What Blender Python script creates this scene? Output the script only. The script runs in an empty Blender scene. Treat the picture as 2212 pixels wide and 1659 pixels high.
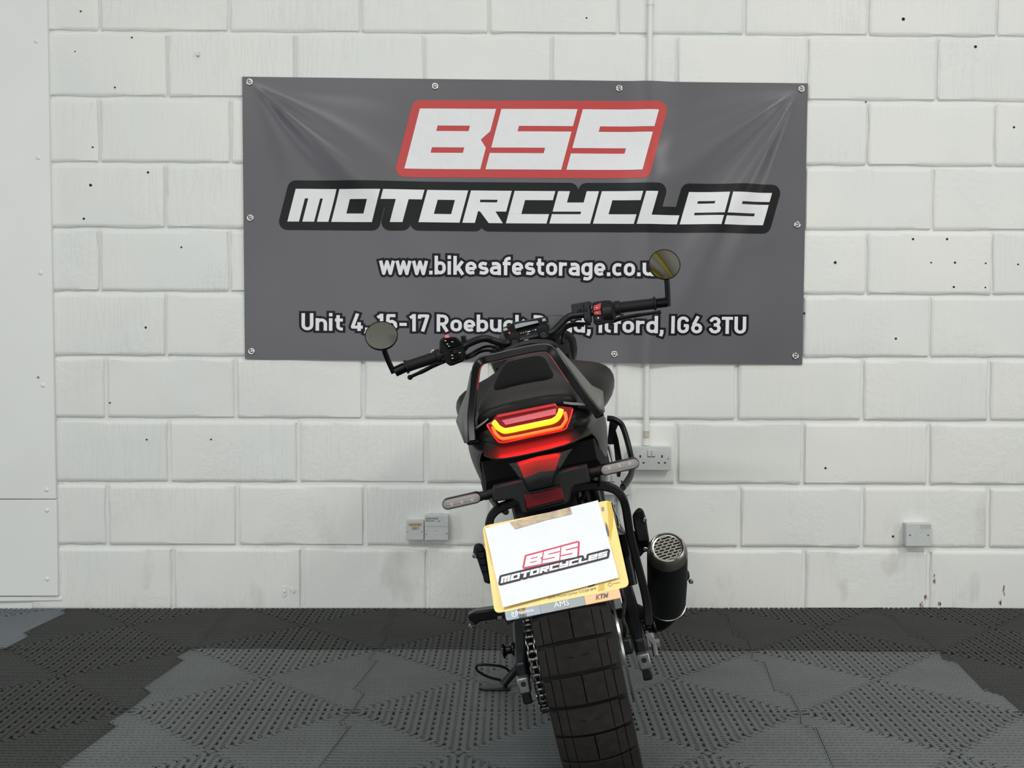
import bpy, bmesh, math, random
from mathutils import Vector, Matrix
random.seed(7)
PI = math.pi
sc = bpy.context.scene
C = sc.collection

# ------------------------------------------------------------------ camera, world, lights, exposure
cam_data = bpy.data.cameras.new('camera')
cam = bpy.data.objects.new('camera', cam_data)
C.objects.link(cam)
R3 = Matrix(((0.99979976, -0.00301147, -0.01978303), (-0.01964739, 0.03985664, -0.99901223), (0.00379698, 0.99920087, 0.03978949)))
cam.matrix_world = Matrix.Translation((0, 0, 0.9591)) @ R3.to_4x4()
cam_data.sensor_fit = 'HORIZONTAL'
cam_data.sensor_width = 36.0
cam_data.lens = 36.0 * 2450 / 2212
cam_data.clip_start = 0.05
sc.camera = cam

world = bpy.data.worlds.new('world')
sc.world = world
world.use_nodes = True
wn = world.node_tree.nodes['Background']
wn.inputs['Color'].default_value = (0.90, 0.95, 1.0, 1)
wn.inputs['Strength'].default_value = 0.30

def area(name, loc, size, power, color, rot=(0, 0, 0)):
    d = bpy.data.lights.new(name, 'AREA')
    d.shape = 'RECTANGLE'
    d.size, d.size_y = size
    d.energy = power
    d.color = color
    o = bpy.data.objects.new(name, d)
    o.location = loc
    o.rotation_euler = rot
    C.objects.link(o)
    return o
# rows of ceiling strip lamps in the workshop, warm side light on the right, and added front and left fills
area('ceiling_strip_lamp', (-0.9, 2.75, 3.75), (2.6, 0.35), 7, (1.0, 1.0, 0.95))
area('ceiling_strip_lamp', (1.3, 2.75, 3.75), (2.6, 0.35), 7, (1.0, 0.99, 0.94))
area('ceiling_strip_lamp', (-1.45, -0.9, 3.95), (2.5, 0.45), 165, (0.98, 1.0, 0.97))
area('ceiling_strip_lamp', (2.65, 0.2, 3.9), (0.40, 2.4), 106, (1.0, 1.0, 0.96))
area('front_fill_light', (-0.7, -3.2, 1.05), (4.8, 1.7), 66, (0.98, 1.0, 1.0), (math.radians(90), 0, 0))  # added fill from behind the camera that evens the light on the wall
area('side_light', (4.2, 0.9, 1.1), (1.9, 2.4), 66, (1.0, 0.97, 0.90), (0, math.radians(90), math.radians(20)))
area('side_light', (-4.2, 0.2, 1.0), (1.9, 2.4), 82, (0.96, 1.0, 1.0), (0, math.radians(-90), math.radians(-25)))  # fill added on the left to brighten the lower wall

sc.view_settings.view_transform = 'Standard'
sc.view_settings.look = 'None'
sc.view_settings.exposure = 0.0
sc.view_settings.gamma = 1.0
sc.view_settings.use_curve_mapping = False

# ------------------------------------------------------------------ helpers
class M:
    """collects vertices and faces for one mesh object"""
    def __init__(s):
        s.v = []; s.f = []
    def add(s, vs, fs):
        n = len(s.v)
        s.v += [tuple(p) for p in vs]
        s.f += [tuple(i + n for i in f) for f in fs]
        return s
    def quad(s, *p):
        return s.add(p, [tuple(range(len(p)))])
    def box(s, c, d, mat=None):
        x, y, z = (k / 2 for k in d)
        vs = [Vector((sx * x, sy * y, sz * z)) for sx in (-1, 1) for sy in (-1, 1) for sz in (-1, 1)]
        if mat is not None: vs = [mat @ p for p in vs]
        vs = [p + Vector(c) for p in vs]
        return s.add(vs, [(0, 1, 3, 2), (4, 6, 7, 5), (0, 4, 5, 1), (2, 3, 7, 6), (0, 2, 6, 4), (1, 5, 7, 3)])
    def loft(s, rings, closed=True, caps=(True, True)):
        n = len(rings[0]); base = len(s.v)
        for r in rings: s.v += [tuple(p) for p in r]
        m = n if closed else n - 1
        for i in range(len(rings) - 1):
            for j in range(m):
                a = base + i * n + j; b = base + i * n + (j + 1) % n
                s.f.append((a, b, b + n, a + n))
        if caps[0]: s.f.append(tuple(base + j for j in reversed(range(n))))
        if caps[1]: s.f.append(tuple(base + (len(rings) - 1) * n + j for j in range(n)))
        return s
    def tube(s, path, r, n=12, sx=1.0, caps=True, ref=None):
        """path of points, radius (number or list); sx widens the section sideways"""
        P = [Vector(p) for p in path]
        rr = r if isinstance(r, (list, tuple)) else [r] * len(P)
        rings = []; prev = None
        for i, p in enumerate(P):
            t = (P[min(i + 1, len(P) - 1)] - P[max(i - 1, 0)]).normalized()
            if prev is None:
                a = Vector(ref) if ref else (Vector((0, 0, 1)) if abs(t.z) < 0.9 else Vector((0, 1, 0)))
            else: a = prev
            u = (a - t * a.dot(t)).normalized(); w = t.cross(u); prev = u
            rings.append([p + u * (rr[i] * math.cos(2 * PI * k / n)) + w * (rr[i] * sx * math.sin(2 * PI * k / n)) for k in range(n)])
        return s.loft(rings, True, (caps, caps))
    def rod(s, a, b, r, n=12):
        return s.tube([a, b], r, n)
    def lathe(s, prof, o, axis, n=32, caps=False):
        """profile of (distance along axis, radius)"""
        t = Vector(axis).normalized(); a = Vector((0, 0, 1)) if abs(t.z) < 0.9 else Vector((0, 1, 0))
        u = (a - t * a.dot(t)).normalized(); w = t.cross(u); o = Vector(o)
        rings = [[o + t * d + u * (r * math.cos(2 * PI * k / n)) + w * (r * math.sin(2 * PI * k / n)) for k in range(n)] for d, r in prof]
        return s.loft(rings, True, (caps, caps))
    def ball(s, c, r, n=12, m=8, sc3=(1, 1, 1)):
        rings = []
        for i in range(1, m):
            a = PI * i / m
            rings.append([(c[0] + sc3[0] * r * math.sin(a) * math.cos(2 * PI * k / n), c[1] + sc3[1] * r * math.sin(a) * math.sin(2 * PI * k / n), c[2] + sc3[2] * r * math.cos(a)) for k in range(n)])
        return s.loft(rings)
    def extrude(s, poly, d):
        """poly: list of 3-D points (front face), extruded by vector d"""
        P = [Vector(p) for p in poly]; d = Vector(d); n = len(P)
        s.add(P + [p + d for p in P], [tuple(range(n)), tuple(reversed(range(n, 2 * n)))] + [(i, i + n, (i + 1) % n + n, (i + 1) % n) for i in range(n)])
        return s
    def grid(s, rows):
        return s.loft(rows, False, (False, False))
    def mesh(s, name, mat=None, smooth=30, fix=True):
        me = bpy.data.meshes.new(name)
        me.from_pydata(s.v, [], s.f)
        if fix:
            bm = bmesh.new(); bm.from_mesh(me)
            bmesh.ops.recalc_face_normals(bm, faces=bm.faces)
            bm.to_mesh(me); bm.free()
        if smooth is not None:
            me.shade_smooth()
            me.set_sharp_from_angle(angle=math.radians(smooth))
        for m in (mat if isinstance(mat, (list, tuple)) else [mat]):
            if m: me.materials.append(m)
        return me
    def sheet(s, rows, d):
        """a thin closed sheet: rows of points and their copies moved by vector d"""
        d = Vector(d); back = [[tuple(Vector(p) + d) for p in r] for r in rows]
        s.grid(rows); s.grid([list(reversed(r)) for r in back])
        lp = lambda R: R[0] + [r[-1] for r in R[1:]] + list(reversed(R[-1][:-1])) + [r[0] for r in reversed(R[1:-1])]
        return s.loft([lp(rows), lp(back)], True, (False, False))
    def build(s, name, mat, parent=None, smooth=30, bevel=0, sub=0, solid=0, seg=2, fix=True):
        o = bpy.data.objects.new(name, s.mesh(name, mat, smooth, fix))
        C.objects.link(o)
        if parent: o.parent = parent
        if solid:
            m = o.modifiers.new('solid', 'SOLIDIFY'); m.thickness = solid; m.offset = 0
        if bevel:
            m = o.modifiers.new('bevel', 'BEVEL'); m.width = bevel; m.segments = seg; m.limit_method = 'ANGLE'; m.angle_limit = math.radians(35)
        if sub:
            m = o.modifiers.new('sub', 'SUBSURF'); m.levels = sub; m.render_levels = sub
        return o

def link(name, me, parent=None, loc=None, rot=None):
    o = bpy.data.objects.new(name, me); C.objects.link(o)
    if parent: o.parent = parent
    if loc is not None: o.location = loc
    if rot is not None: o.rotation_euler = rot
    return o
def thing(name, label, cat, loc=(0, 0, 0), group=None):
    o = bpy.data.objects.new(name, None); C.objects.link(o)
    o.empty_display_size = 0.1
    o.location = loc; tag(o, label, cat, group)
    return o
def tag(o, label, cat, group=None):
    o['label'] = label; o['category'] = cat
    if group: o['group'] = group
    return o
def lerp(a, b, t): return tuple(p + (q - p) * t for p, q in zip(a, b))
def catmull(pts, n=8, closed=False):
    P = [Vector(p) for p in pts]; out = []; L = len(P)
    for i in range(L if closed else L - 1):
        if closed: a, b, c, d = P[i - 1], P[i], P[(i + 1) % L], P[(i + 2) % L]
        else: a, b, c, d = P[max(i - 1, 0)], P[i], P[i + 1], P[min(i + 2, L - 1)]
        for k in range(n):
            t = k / n
            out.append(0.5 * (2 * b + (c - a) * t + (2 * a - 5 * b + 4 * c - d) * t * t + (3 * b - a - 3 * c + d) * t ** 3))
    if not closed: out.append(P[-1])
    return out
def roundpoly(pts, r, n=5):
    """2-D polygon with rounded corners (r: number or list)"""
    out = []; L = len(pts)
    for i in range(L):
        p = Vector(pts[i]); a = Vector(pts[i - 1]) - p; b = Vector(pts[(i + 1) % L]) - p
        q = r[i] if isinstance(r, (list, tuple)) else r
        if q <= 0: out.append(tuple(p)); continue
        d = min(q, a.length * 0.49, b.length * 0.49)
        p0 = p + a.normalized() * d; p1 = p + b.normalized() * d
        for k in range(n + 1):
            t = k / n
            out.append(tuple((1 - t) ** 2 * p0 + 2 * t * (1 - t) * p + t * t * p1))
    return out
def mirx(pts): return [(-p[0], p[1], p[2]) for p in pts]

# ------------------------------------------------------------------ materials
def mat(name, col, rough=0.5, metal=0.0, spec=0.5, emit=None, estr=0.0, bump=None, var=None, coat=0.0, trans=0.0, alpha=1.0):
    """bump=(scale, strength, distance, (sx,sy,sz)); var=(scale, amount)"""
    m = bpy.data.materials.new(name); m.use_nodes = True
    nt = m.node_tree; b = nt.nodes['Principled BSDF']
    b.inputs['Base Color'].default_value = (*col, 1)
    b.inputs['Roughness'].default_value = rough
    b.inputs['Metallic'].default_value = metal
    b.inputs['Specular IOR Level'].default_value = spec
    b.inputs['Coat Weight'].default_value = coat
    b.inputs['Transmission Weight'].default_value = trans
    b.inputs['Alpha'].default_value = alpha
    if emit:
        b.inputs['Emission Color'].default_value = (*emit, 1)
        b.inputs['Emission Strength'].default_value = estr
    if bump or var:
        tc = nt.nodes.new('ShaderNodeTexCoord')
    if var:
        n = nt.nodes.new('ShaderNodeTexNoise'); n.inputs['Scale'].default_value = var[0]; n.inputs['Detail'].default_value = 5
        nt.links.new(tc.outputs['Object'], n.inputs['Vector'])
        r = nt.nodes.new('ShaderNodeMapRange')
        r.inputs['From Min'].default_value = 0.3; r.inputs['From Max'].default_value = 0.7
        r.inputs['To Min'].default_value = 1 - var[1]; r.inputs['To Max'].default_value = 1 + var[1]
        nt.links.new(n.outputs['Fac'], r.inputs['Value'])
        x = nt.nodes.new('ShaderNodeMix'); x.data_type = 'RGBA'; x.blend_type = 'MULTIPLY'
        x.inputs[0].default_value = 1.0; x.inputs[6].default_value = (*col, 1)
        nt.links.new(r.outputs['Result'], x.inputs[7])
        nt.links.new(x.outputs[2], b.inputs['Base Color'])
    if bump:
        mp = nt.nodes.new('ShaderNodeMapping'); mp.inputs['Scale'].default_value = bump[3] if len(bump) > 3 else (1, 1, 1)
        nt.links.new(tc.outputs['Object'], mp.inputs['Vector'])
        n2 = nt.nodes.new('ShaderNodeTexNoise'); n2.inputs['Scale'].default_value = bump[0]; n2.inputs['Detail'].default_value = 4
        nt.links.new(mp.outputs['Vector'], n2.inputs['Vector'])
        bp = nt.nodes.new('ShaderNodeBump'); bp.inputs['Strength'].default_value = bump[1]; bp.inputs['Distance'].default_value = bump[2]
        nt.links.new(n2.outputs['Fac'], bp.inputs['Height']); nt.links.new(bp.outputs['Normal'], b.inputs['Normal'])
    return m

def wall_paint():
    m = bpy.data.materials.new('white_wall_paint'); m.use_nodes = True
    nt = m.node_tree; N = nt.nodes; L = nt.links; b = N['Principled BSDF']
    b.inputs['Roughness'].default_value = 0.48
    b.inputs['Specular IOR Level'].default_value = 0.35
    g = N.new('ShaderNodeNewGeometry')
    oi = N.new('ShaderNodeObjectInfo')
    off = N.new('ShaderNodeVectorMath'); off.operation = 'SCALE'; off.inputs[0].default_value = (13.1, 3.3, 7.7)
    L.new(oi.outputs['Random'], off.inputs['Scale'])
    pos = N.new('ShaderNodeVectorMath'); pos.operation = 'ADD'
    L.new(g.outputs['Position'], pos.inputs[0]); L.new(off.outputs['Vector'], pos.inputs[1])
    def noise(scale, sx, sz, detail=3, src=None):
        mp = N.new('ShaderNodeMapping'); mp.inputs['Scale'].default_value = (sx, 1, sz)
        L.new((src or pos.outputs['Vector']), mp.inputs['Vector'])
        n = N.new('ShaderNodeTexNoise'); n.inputs['Scale'].default_value = scale; n.inputs['Detail'].default_value = detail
        L.new(mp.outputs['Vector'], n.inputs['Vector']); return n.outputs['Fac']
    def mathn(op, a, c):
        q = N.new('ShaderNodeMath'); q.operation = op
        for i, k in enumerate((a, c)):
            if isinstance(k, (int, float)): q.inputs[i].default_value = k
            else: L.new(k, q.inputs[i])
        return q.outputs[0]
    def rng(v, a, c, d, e):
        q = N.new('ShaderNodeMapRange'); q.inputs[1].default_value = a; q.inputs[2].default_value = c; q.inputs[3].default_value = d; q.inputs[4].default_value = e
        L.new(v, q.inputs[0]); return q.outputs[0]
    # brush drips: long vertical wavy ridges, and rough stippled patches
    drip = noise(7, 7, 0.7, 3)
    ridge = mathn('ABSOLUTE', mathn('SUBTRACT', drip, 0.5), 0)
    ridge = rng(ridge, 0.0, 0.028, 1.0, 0.0)
    fine = noise(150, 1, 0.8, 3)
    patch = rng(noise(3.2, 1, 0.7, 2), 0.52, 0.60, 0.12, 1.0)
    lump = noise(48, 1, 1, 3)
    dmask = rng(noise(2.3, 1, 1.3, 2), 0.42, 0.62, 0.06, 1.0)
    h = mathn('ADD', mathn('MULTIPLY', mathn('MULTIPLY', ridge, dmask), 0.34), mathn('MULTIPLY', mathn('ADD', mathn('MULTIPLY', fine, 0.6), lump), patch))
    bp = N.new('ShaderNodeBump'); bp.inputs['Strength'].default_value = 0.55; bp.inputs['Distance'].default_value = 0.003
    L.new(h, bp.inputs['Height']); L.new(bp.outputs['Normal'], b.inputs['Normal'])
    # faint dirt: grey scuffs, more of them low on the wall
    sep = N.new('ShaderNodeSeparateXYZ'); L.new(g.outputs['Position'], sep.inputs[0])
    low = rng(sep.outputs['Z'], 0.0, 0.5, 1.0, 0.12)
    sc1 = rng(noise(5.5, 1.6, 0.8, 6), 0.60, 0.76, 0.0, 1.0)
    dirt = mathn('MULTIPLY', mathn('MULTIPLY', sc1, low), 0.45)
    tone = noise(1.7, 1, 1, 2)
    c1 = N.new('ShaderNodeMix'); c1.data_type = 'RGBA'
    c1.inputs[6].default_value = (0.80, 0.805, 0.765, 1); c1.inputs[7].default_value = (0.755, 0.775, 0.755, 1)
    L.new(rng(tone, 0.35, 0.65, 0, 1), c1.inputs[0])
    c2 = N.new('ShaderNodeMix'); c2.data_type = 'RGBA'
    L.new(dirt, c2.inputs[0]); L.new(c1.outputs[2], c2.inputs[6]); c2.inputs[7].default_value = (0.34, 0.31, 0.26, 1)
    L.new(c2.outputs[2], b.inputs['Base Color'])
    return m
WALL = wall_paint()
PANEL = mat('white_panel_paint', (0.81, 0.825, 0.805), 0.42, bump=(14, 0.12, 0.002, (1, 1, 0.5)), var=(3, 0.03))
PLASTIC_W = mat('white_socket_plastic', (0.60, 0.61, 0.60), 0.35, var=(60, 0.03))
PLASTIC_B = mat('grey_box_plastic', (0.56, 0.585, 0.58), 0.4, var=(60, 0.04))
CONDUIT = mat('white_conduit_paint', (0.76, 0.765, 0.73), 0.4, var=(20, 0.03))
BEIGE = mat('bare_conduit_beige', (0.50, 0.47, 0.37), 0.5, var=(90, 0.18))
HOLE = mat('dark_hole', (0.01, 0.01, 0.01), 0.9)
GREYHOLE = mat('grey_plug', (0.25, 0.25, 0.24), 0.7)
SCREW = mat('screw_steel', (0.45, 0.45, 0.44), 0.3, 1.0)
LABELT = mat('aged_label_tape', (0.52, 0.40, 0.24), 0.5, var=(60, 0.1))
INK = mat('dark_print_ink', (0.05, 0.05, 0.055), 0.6)
DIRTP = mat('pinkish_scuff', (0.50, 0.30, 0.26), 0.7)
RUBBER_L = mat('grey_tile_plastic', (0.082, 0.091, 0.094), 0.50, spec=0.4, bump=(260, 0.08, 0.0006), var=(5, 0.12))
RUBBER_D = mat('charcoal_tile_plastic', (0.0265, 0.028, 0.027), 0.55, spec=0.22, bump=(260, 0.08, 0.0006), var=(5, 0.14))
RUBBER_B = mat('blue_grey_tile_plastic', (0.105, 0.122, 0.137), 0.5, spec=0.4, var=(5, 0.1))
SLAB = mat('black_subfloor', (0.008, 0.008, 0.009), 0.9)
VINYL = mat('grey_banner_vinyl', (0.124, 0.121, 0.136), 0.34, spec=0.38, bump=(500, 0.05, 0.0003), var=(3, 0.04))
PR_WHITE = mat('white_print', (0.80, 0.80, 0.82), 0.4, spec=0.25, var=(40, 0.02))
PR_RED = mat('red_print', (0.55, 0.072, 0.068), 0.4, spec=0.25)
PR_BLACK = mat('charcoal_print', (0.011, 0.0125, 0.013), 0.4, spec=0.2)
PR_INDIGO = mat('dark_indigo_print', (0.010, 0.008, 0.014), 0.4, spec=0.15)
CHROME = mat('nickel_eyelet', (0.72, 0.71, 0.68), 0.22, 1.0)
BEAM = mat('yellow_beam_paint', (0.50, 0.36, 0.03), 0.5)
CEIL = mat('pale_ceiling_sheet', (0.50, 0.47, 0.41), 0.7)

def structure(o):
    o['kind'] = 'structure'; return o

# ------------------------------------------------------------------ the room: block wall, cladding, floor, ceiling
D = 4.0165                      # front faces of the wall blocks
wall = structure(M().box((0.1, D + 0.085, 2.08), (6.4, 0.15, 4.22)).build('wall_back', WALL, bevel=0))
bed_l = [(-1.1128,2.2462), (-1.1146,2.0211), (-1.1165,1.7947), (-1.1183,1.5667), (-1.1202,1.3395), (-1.122,1.1169), (-1.1238,0.8912), (-1.1256,0.67), (-1.1275,0.4437), (-1.1293,0.2188), (-1.1312,-0.0151)]
bed_r = [(1.2138,2.2538), (1.2172,2.0277), (1.2207,1.8009), (1.2242,1.5727), (1.2277,1.3455), (1.2311,1.1179), (1.2346,0.8942), (1.238,0.6673), (1.2415,0.4376), (1.245,0.2109), (1.2485,-0.0224)]
joint = [
 [(-1.3605,2.0739), (-0.913,2.0781), (-0.4546,2.0823), (-0.0063,2.0865), (0.4464,2.0907), (0.8929,2.0949), (1.3324,2.099), (1.7903,2.1033)],
 [(-1.1268,1.9087), (-0.6831,1.9125), (-0.2333,1.9163), (0.2143,1.9201), (0.6564,1.9239), (1.1172,1.9278), (1.579,1.9317)],
 [(-1.3648,1.6749), (-0.9098,1.6783), (-0.4609,1.6816), (-0.0116,1.6849), (0.4412,1.6882), (0.8912,1.6915), (1.3349,1.6948), (1.788,1.6981)],
 [(-1.137,1.4515), (-0.6865,1.4543), (-0.2388,1.4571), (0.2108,1.4599), (0.6592,1.4627), (1.1128,1.4656), (1.5712,1.4684)],
 [(-1.3696,1.2242), (-0.9166,1.2266), (-0.4649,1.2289), (-0.0136,1.2312), (0.4381,1.2335), (0.8884,1.2358), (1.3399,1.2381), (1.7901,1.2404)],
 [(-1.1391,1.0064), (-0.6914,1.0082), (-0.2418,1.0101), (0.2098,1.0119), (0.6602,1.0137), (1.1142,1.0156), (1.5712,1.0174)],
 [(-1.3524,0.7777), (-0.8966,0.779), (-0.4468,0.7803), (0.0041,0.7817), (0.4447,0.7829), (0.8805,0.7842), (1.3306,0.7855), (1.7876,0.7869)],
 [(-1.1319,0.5574), (-0.6768,0.5582), (-0.2258,0.559), (0.2187,0.5599), (0.6678,0.5607), (1.1199,0.5615), (1.5741,0.5624)],
 [(-1.3514,0.3353), (-0.8935,0.3356), (-0.4417,0.336), (0.0055,0.3363), (0.4513,0.3366), (0.8958,0.337), (1.3378,0.3373), (1.7938,0.3376)],
 [(-1.122,0.1125), (-0.6647,0.1124), (-0.2198,0.1122), (0.2293,0.1121), (0.6788,0.1119), (1.1319,0.1117), (1.582,0.1116)]]
def bedz(i, x):
    (x0, z0), (x1, z1) = bed_l[i], bed_r[i]
    return z0 + (z1 - z0) * (x - x0) / (x1 - x0)
def block(x0, x1, top, bot, seed):
    """one painted concrete block, arrises worn uneven, set proud of the recessed mortar"""
    rnd = random.Random(seed)
    w = x1 - x0
    us = [0, 0.0035, 0.012] + [0.012 + (w - 0.024) * k / 7 for k in range(1, 7)] + [w - 0.012, w - 0.0035, w]
    ts = [0, 0.018, 0.06, 0.35, 0.65, 0.94, 0.982, 1]
    tilt = rnd.uniform(-0.0012, 0.0012); proud = rnd.uniform(-0.0012, 0.0012)
    rows = []
    for b, t in enumerate(ts):
        row = []
        for a, u in enumerate(us):
            x = x0 + u
            zt, zb = top(x), bot(x)
            z = zt + (zb - zt) * t
            ea = a in (0, len(us) - 1); eb = b in (0, len(ts) - 1)
            ia = a in (1, len(us) - 2); ib = b in (1, len(ts) - 2)
            y = D + proud + tilt * (t - 0.5)
            if eb: z += rnd.uniform(-0.0028, 0.0022) * (1 if b else -1); y += 0.0055
            if ea: x += rnd.uniform(-0.0022, 0.0022); y += 0.0055
            if (ia or ib) and not (ea or eb): y += rnd.uniform(0, 0.0012)
            y += rnd.uniform(-0.0003, 0.0003)
            row.append((x, y, z))
        rows.append(row)
    m = M().grid(rows)
    n, k = len(us), len(ts)
    ring = [rows[0][j] for j in range(n)] + [rows[i][-1] for i in range(1, k)] + [rows[-1][j] for j in reversed(range(n - 1))] + [rows[i][0] for i in reversed(range(1, k - 1))]
    m.loft([ring, [(x, D + 0.02, z) for x, y, z in ring]], True, (False, False))
    return m
for r in range(10):
    xs = [-1.62] + [p[0] for p in joint[r]]
    xs += [xs[-1] + 0.45, xs[-1] + 0.9]
    for k in range(len(xs) - 1):
        x0, x1 = xs[k], xs[k + 1]
        g = 0.0062 if r < 6 else 0.0075
        g2 = 0.0046 if r < 6 else 0.007
        bm_ = block(x0 + (g2 if k else 0), x1 - g2, lambda x, r=r: bedz(r, x) - g, lambda x, r=r: max(bedz(r + 1, x) + g, -0.02), r * 40 + k)
        bm_.build('block', WALL, wall, smooth=50, fix=False)
# small drilled holes left in the wall, too many and too small to pick apart
hm = M()
for (x, z), r in [((-1.4234,2.0902), .003), ((-1.2477,2.0017), .003), ((-1.4442,1.9522), .002), ((-1.3079,1.829), .003), ((-1.387,1.6219), .003), ((-1.3956,1.4901), .005), ((-1.4202,1.3733), .004),
    ((-1.1959,1.5356), .004), ((-1.082,1.2759), .003), ((0.3359,2.0833), .003), ((1.4532,2.0896), .006), ((1.7117,1.9959), .005), ((1.8547,1.7148), .004), ((1.325,1.7993), .003),
    ((1.5016,1.3184), .004), ((1.6234,1.3191), .004), ((1.2251,1.2343), .005), ((1.5678,1.2355), .003), ((1.6532,1.236), .004), ((1.7637,1.2342), .003), ((1.8801,1.231), .003),
    ((1.6507,1.1494), .004), ((1.7638,1.1483), .003), ((1.1169,1.0534), .004), ((1.4465,0.9652), .004), ((1.2013,0.5019), .004), ((-1.3368,0.7288), .003), ((-1.2091,0.599), .003), ((-0.9831,0.6003), .003),
    ((-1.2088,0.994), .004), ((1.4488,0.2564), .004)]:
    hm.lathe([(0, r), (0.0015, r)], (x, D - 0.0022, z), (0, 1, 0), 8, True)
ho = hm.build('drill_hole', HOLE, wall, smooth=None); ho['kind'] = 'stuff'
sm = M()     # pink paint scuffs low down on the right
for u0, z0, w_, h_ in [((1.5587,0.0109)[0], (1.5587,0.0109)[1], .016, .022), ((1.6006,0.1032)[0], (1.6006,0.1032)[1], .006, .03), ((1.6224,0.0142)[0], (1.6224,0.0142)[1], .014, .016), ((1.8534,0.0611)[0], (1.8534,0.0611)[1], .006, .04), ((1.8409,0.014)[0], (1.8409,0.014)[1], .008, .02), ((1.5716,0.0361)[0], (1.5716,0.0361)[1], .008, .012)]:
    for k in range(7):
        x = u0 + random.uniform(-w_, w_) / 2; z = z0 + random.uniform(-h_, h_) / 2
        sm.quad(*[(x + a, D - 0.0019, z + b) for a, b in ((-.0016, -.004), (.001, -.0055), (.002, .003), (-.001, .006))])
so = sm.build('paint_scuff', DIRTP, wall, smooth=None); so['kind'] = 'stuff'

# sheet metal cladding on the left pier
clad = structure(M().box((-2.10, D + 0.02, 2.08), (1.10, 0.03, 4.2)).build('wall_left', PANEL))
def panel(z0, z1, x_at):
    f = [(-2.6, D - 0.014, z0), (x_at(z0), D - 0.014, z0), (x_at(z1), D - 0.014, z1), (-2.6, D - 0.014, z1)]
    return M().extrude(f, (0, 0.026, 0)).build('panel', PANEL, clad, bevel=0.002)
edge = lambda z: -1.5348 + (2.1278 - z) * (0.0142 / 2.0895)
zs = (-1.6283,0.3885)[1]
p_up = panel(zs + 0.0016, 4.15, edge); p_lo = panel(0.046, zs - 0.0016, edge)
for (x, z), p in [((-1.5723,1.9825), p_up), ((-1.571,1.5821), p_up), ((-1.568,1.1828), p_up), ((-1.5644,0.7901), p_up), ((-1.5565,0.4222), p_up), ((-1.5558,0.3499), p_lo), ((-1.5582,0.1061), p_lo)]:
    M().lathe([(0, .0072), (-.0015, .0070), (-.003, .0045), (-.0034, .0015)], (x, D - 0.014, z), (0, 1, 0), 14, True).build('rivet', PANEL, p, smooth=60)
x, z = (-1.5807,0.8177)
M().lathe([(0, .0045), (-.001, .0045)], (x, D - 0.014, z), (0, 1, 0), 10, True).build('rivet_hole', GREYHOLE, p_up)
M().extrude([(-2.6, D - 0.028, 0.018), (-1.512, D - 0.004, 0.026), (-1.512, D - 0.004, 0.041), (-2.6, D - 0.028, 0.041)], (0, 0.03, 0)).build('skirting_strip', PANEL, clad, bevel=0.003)

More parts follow.
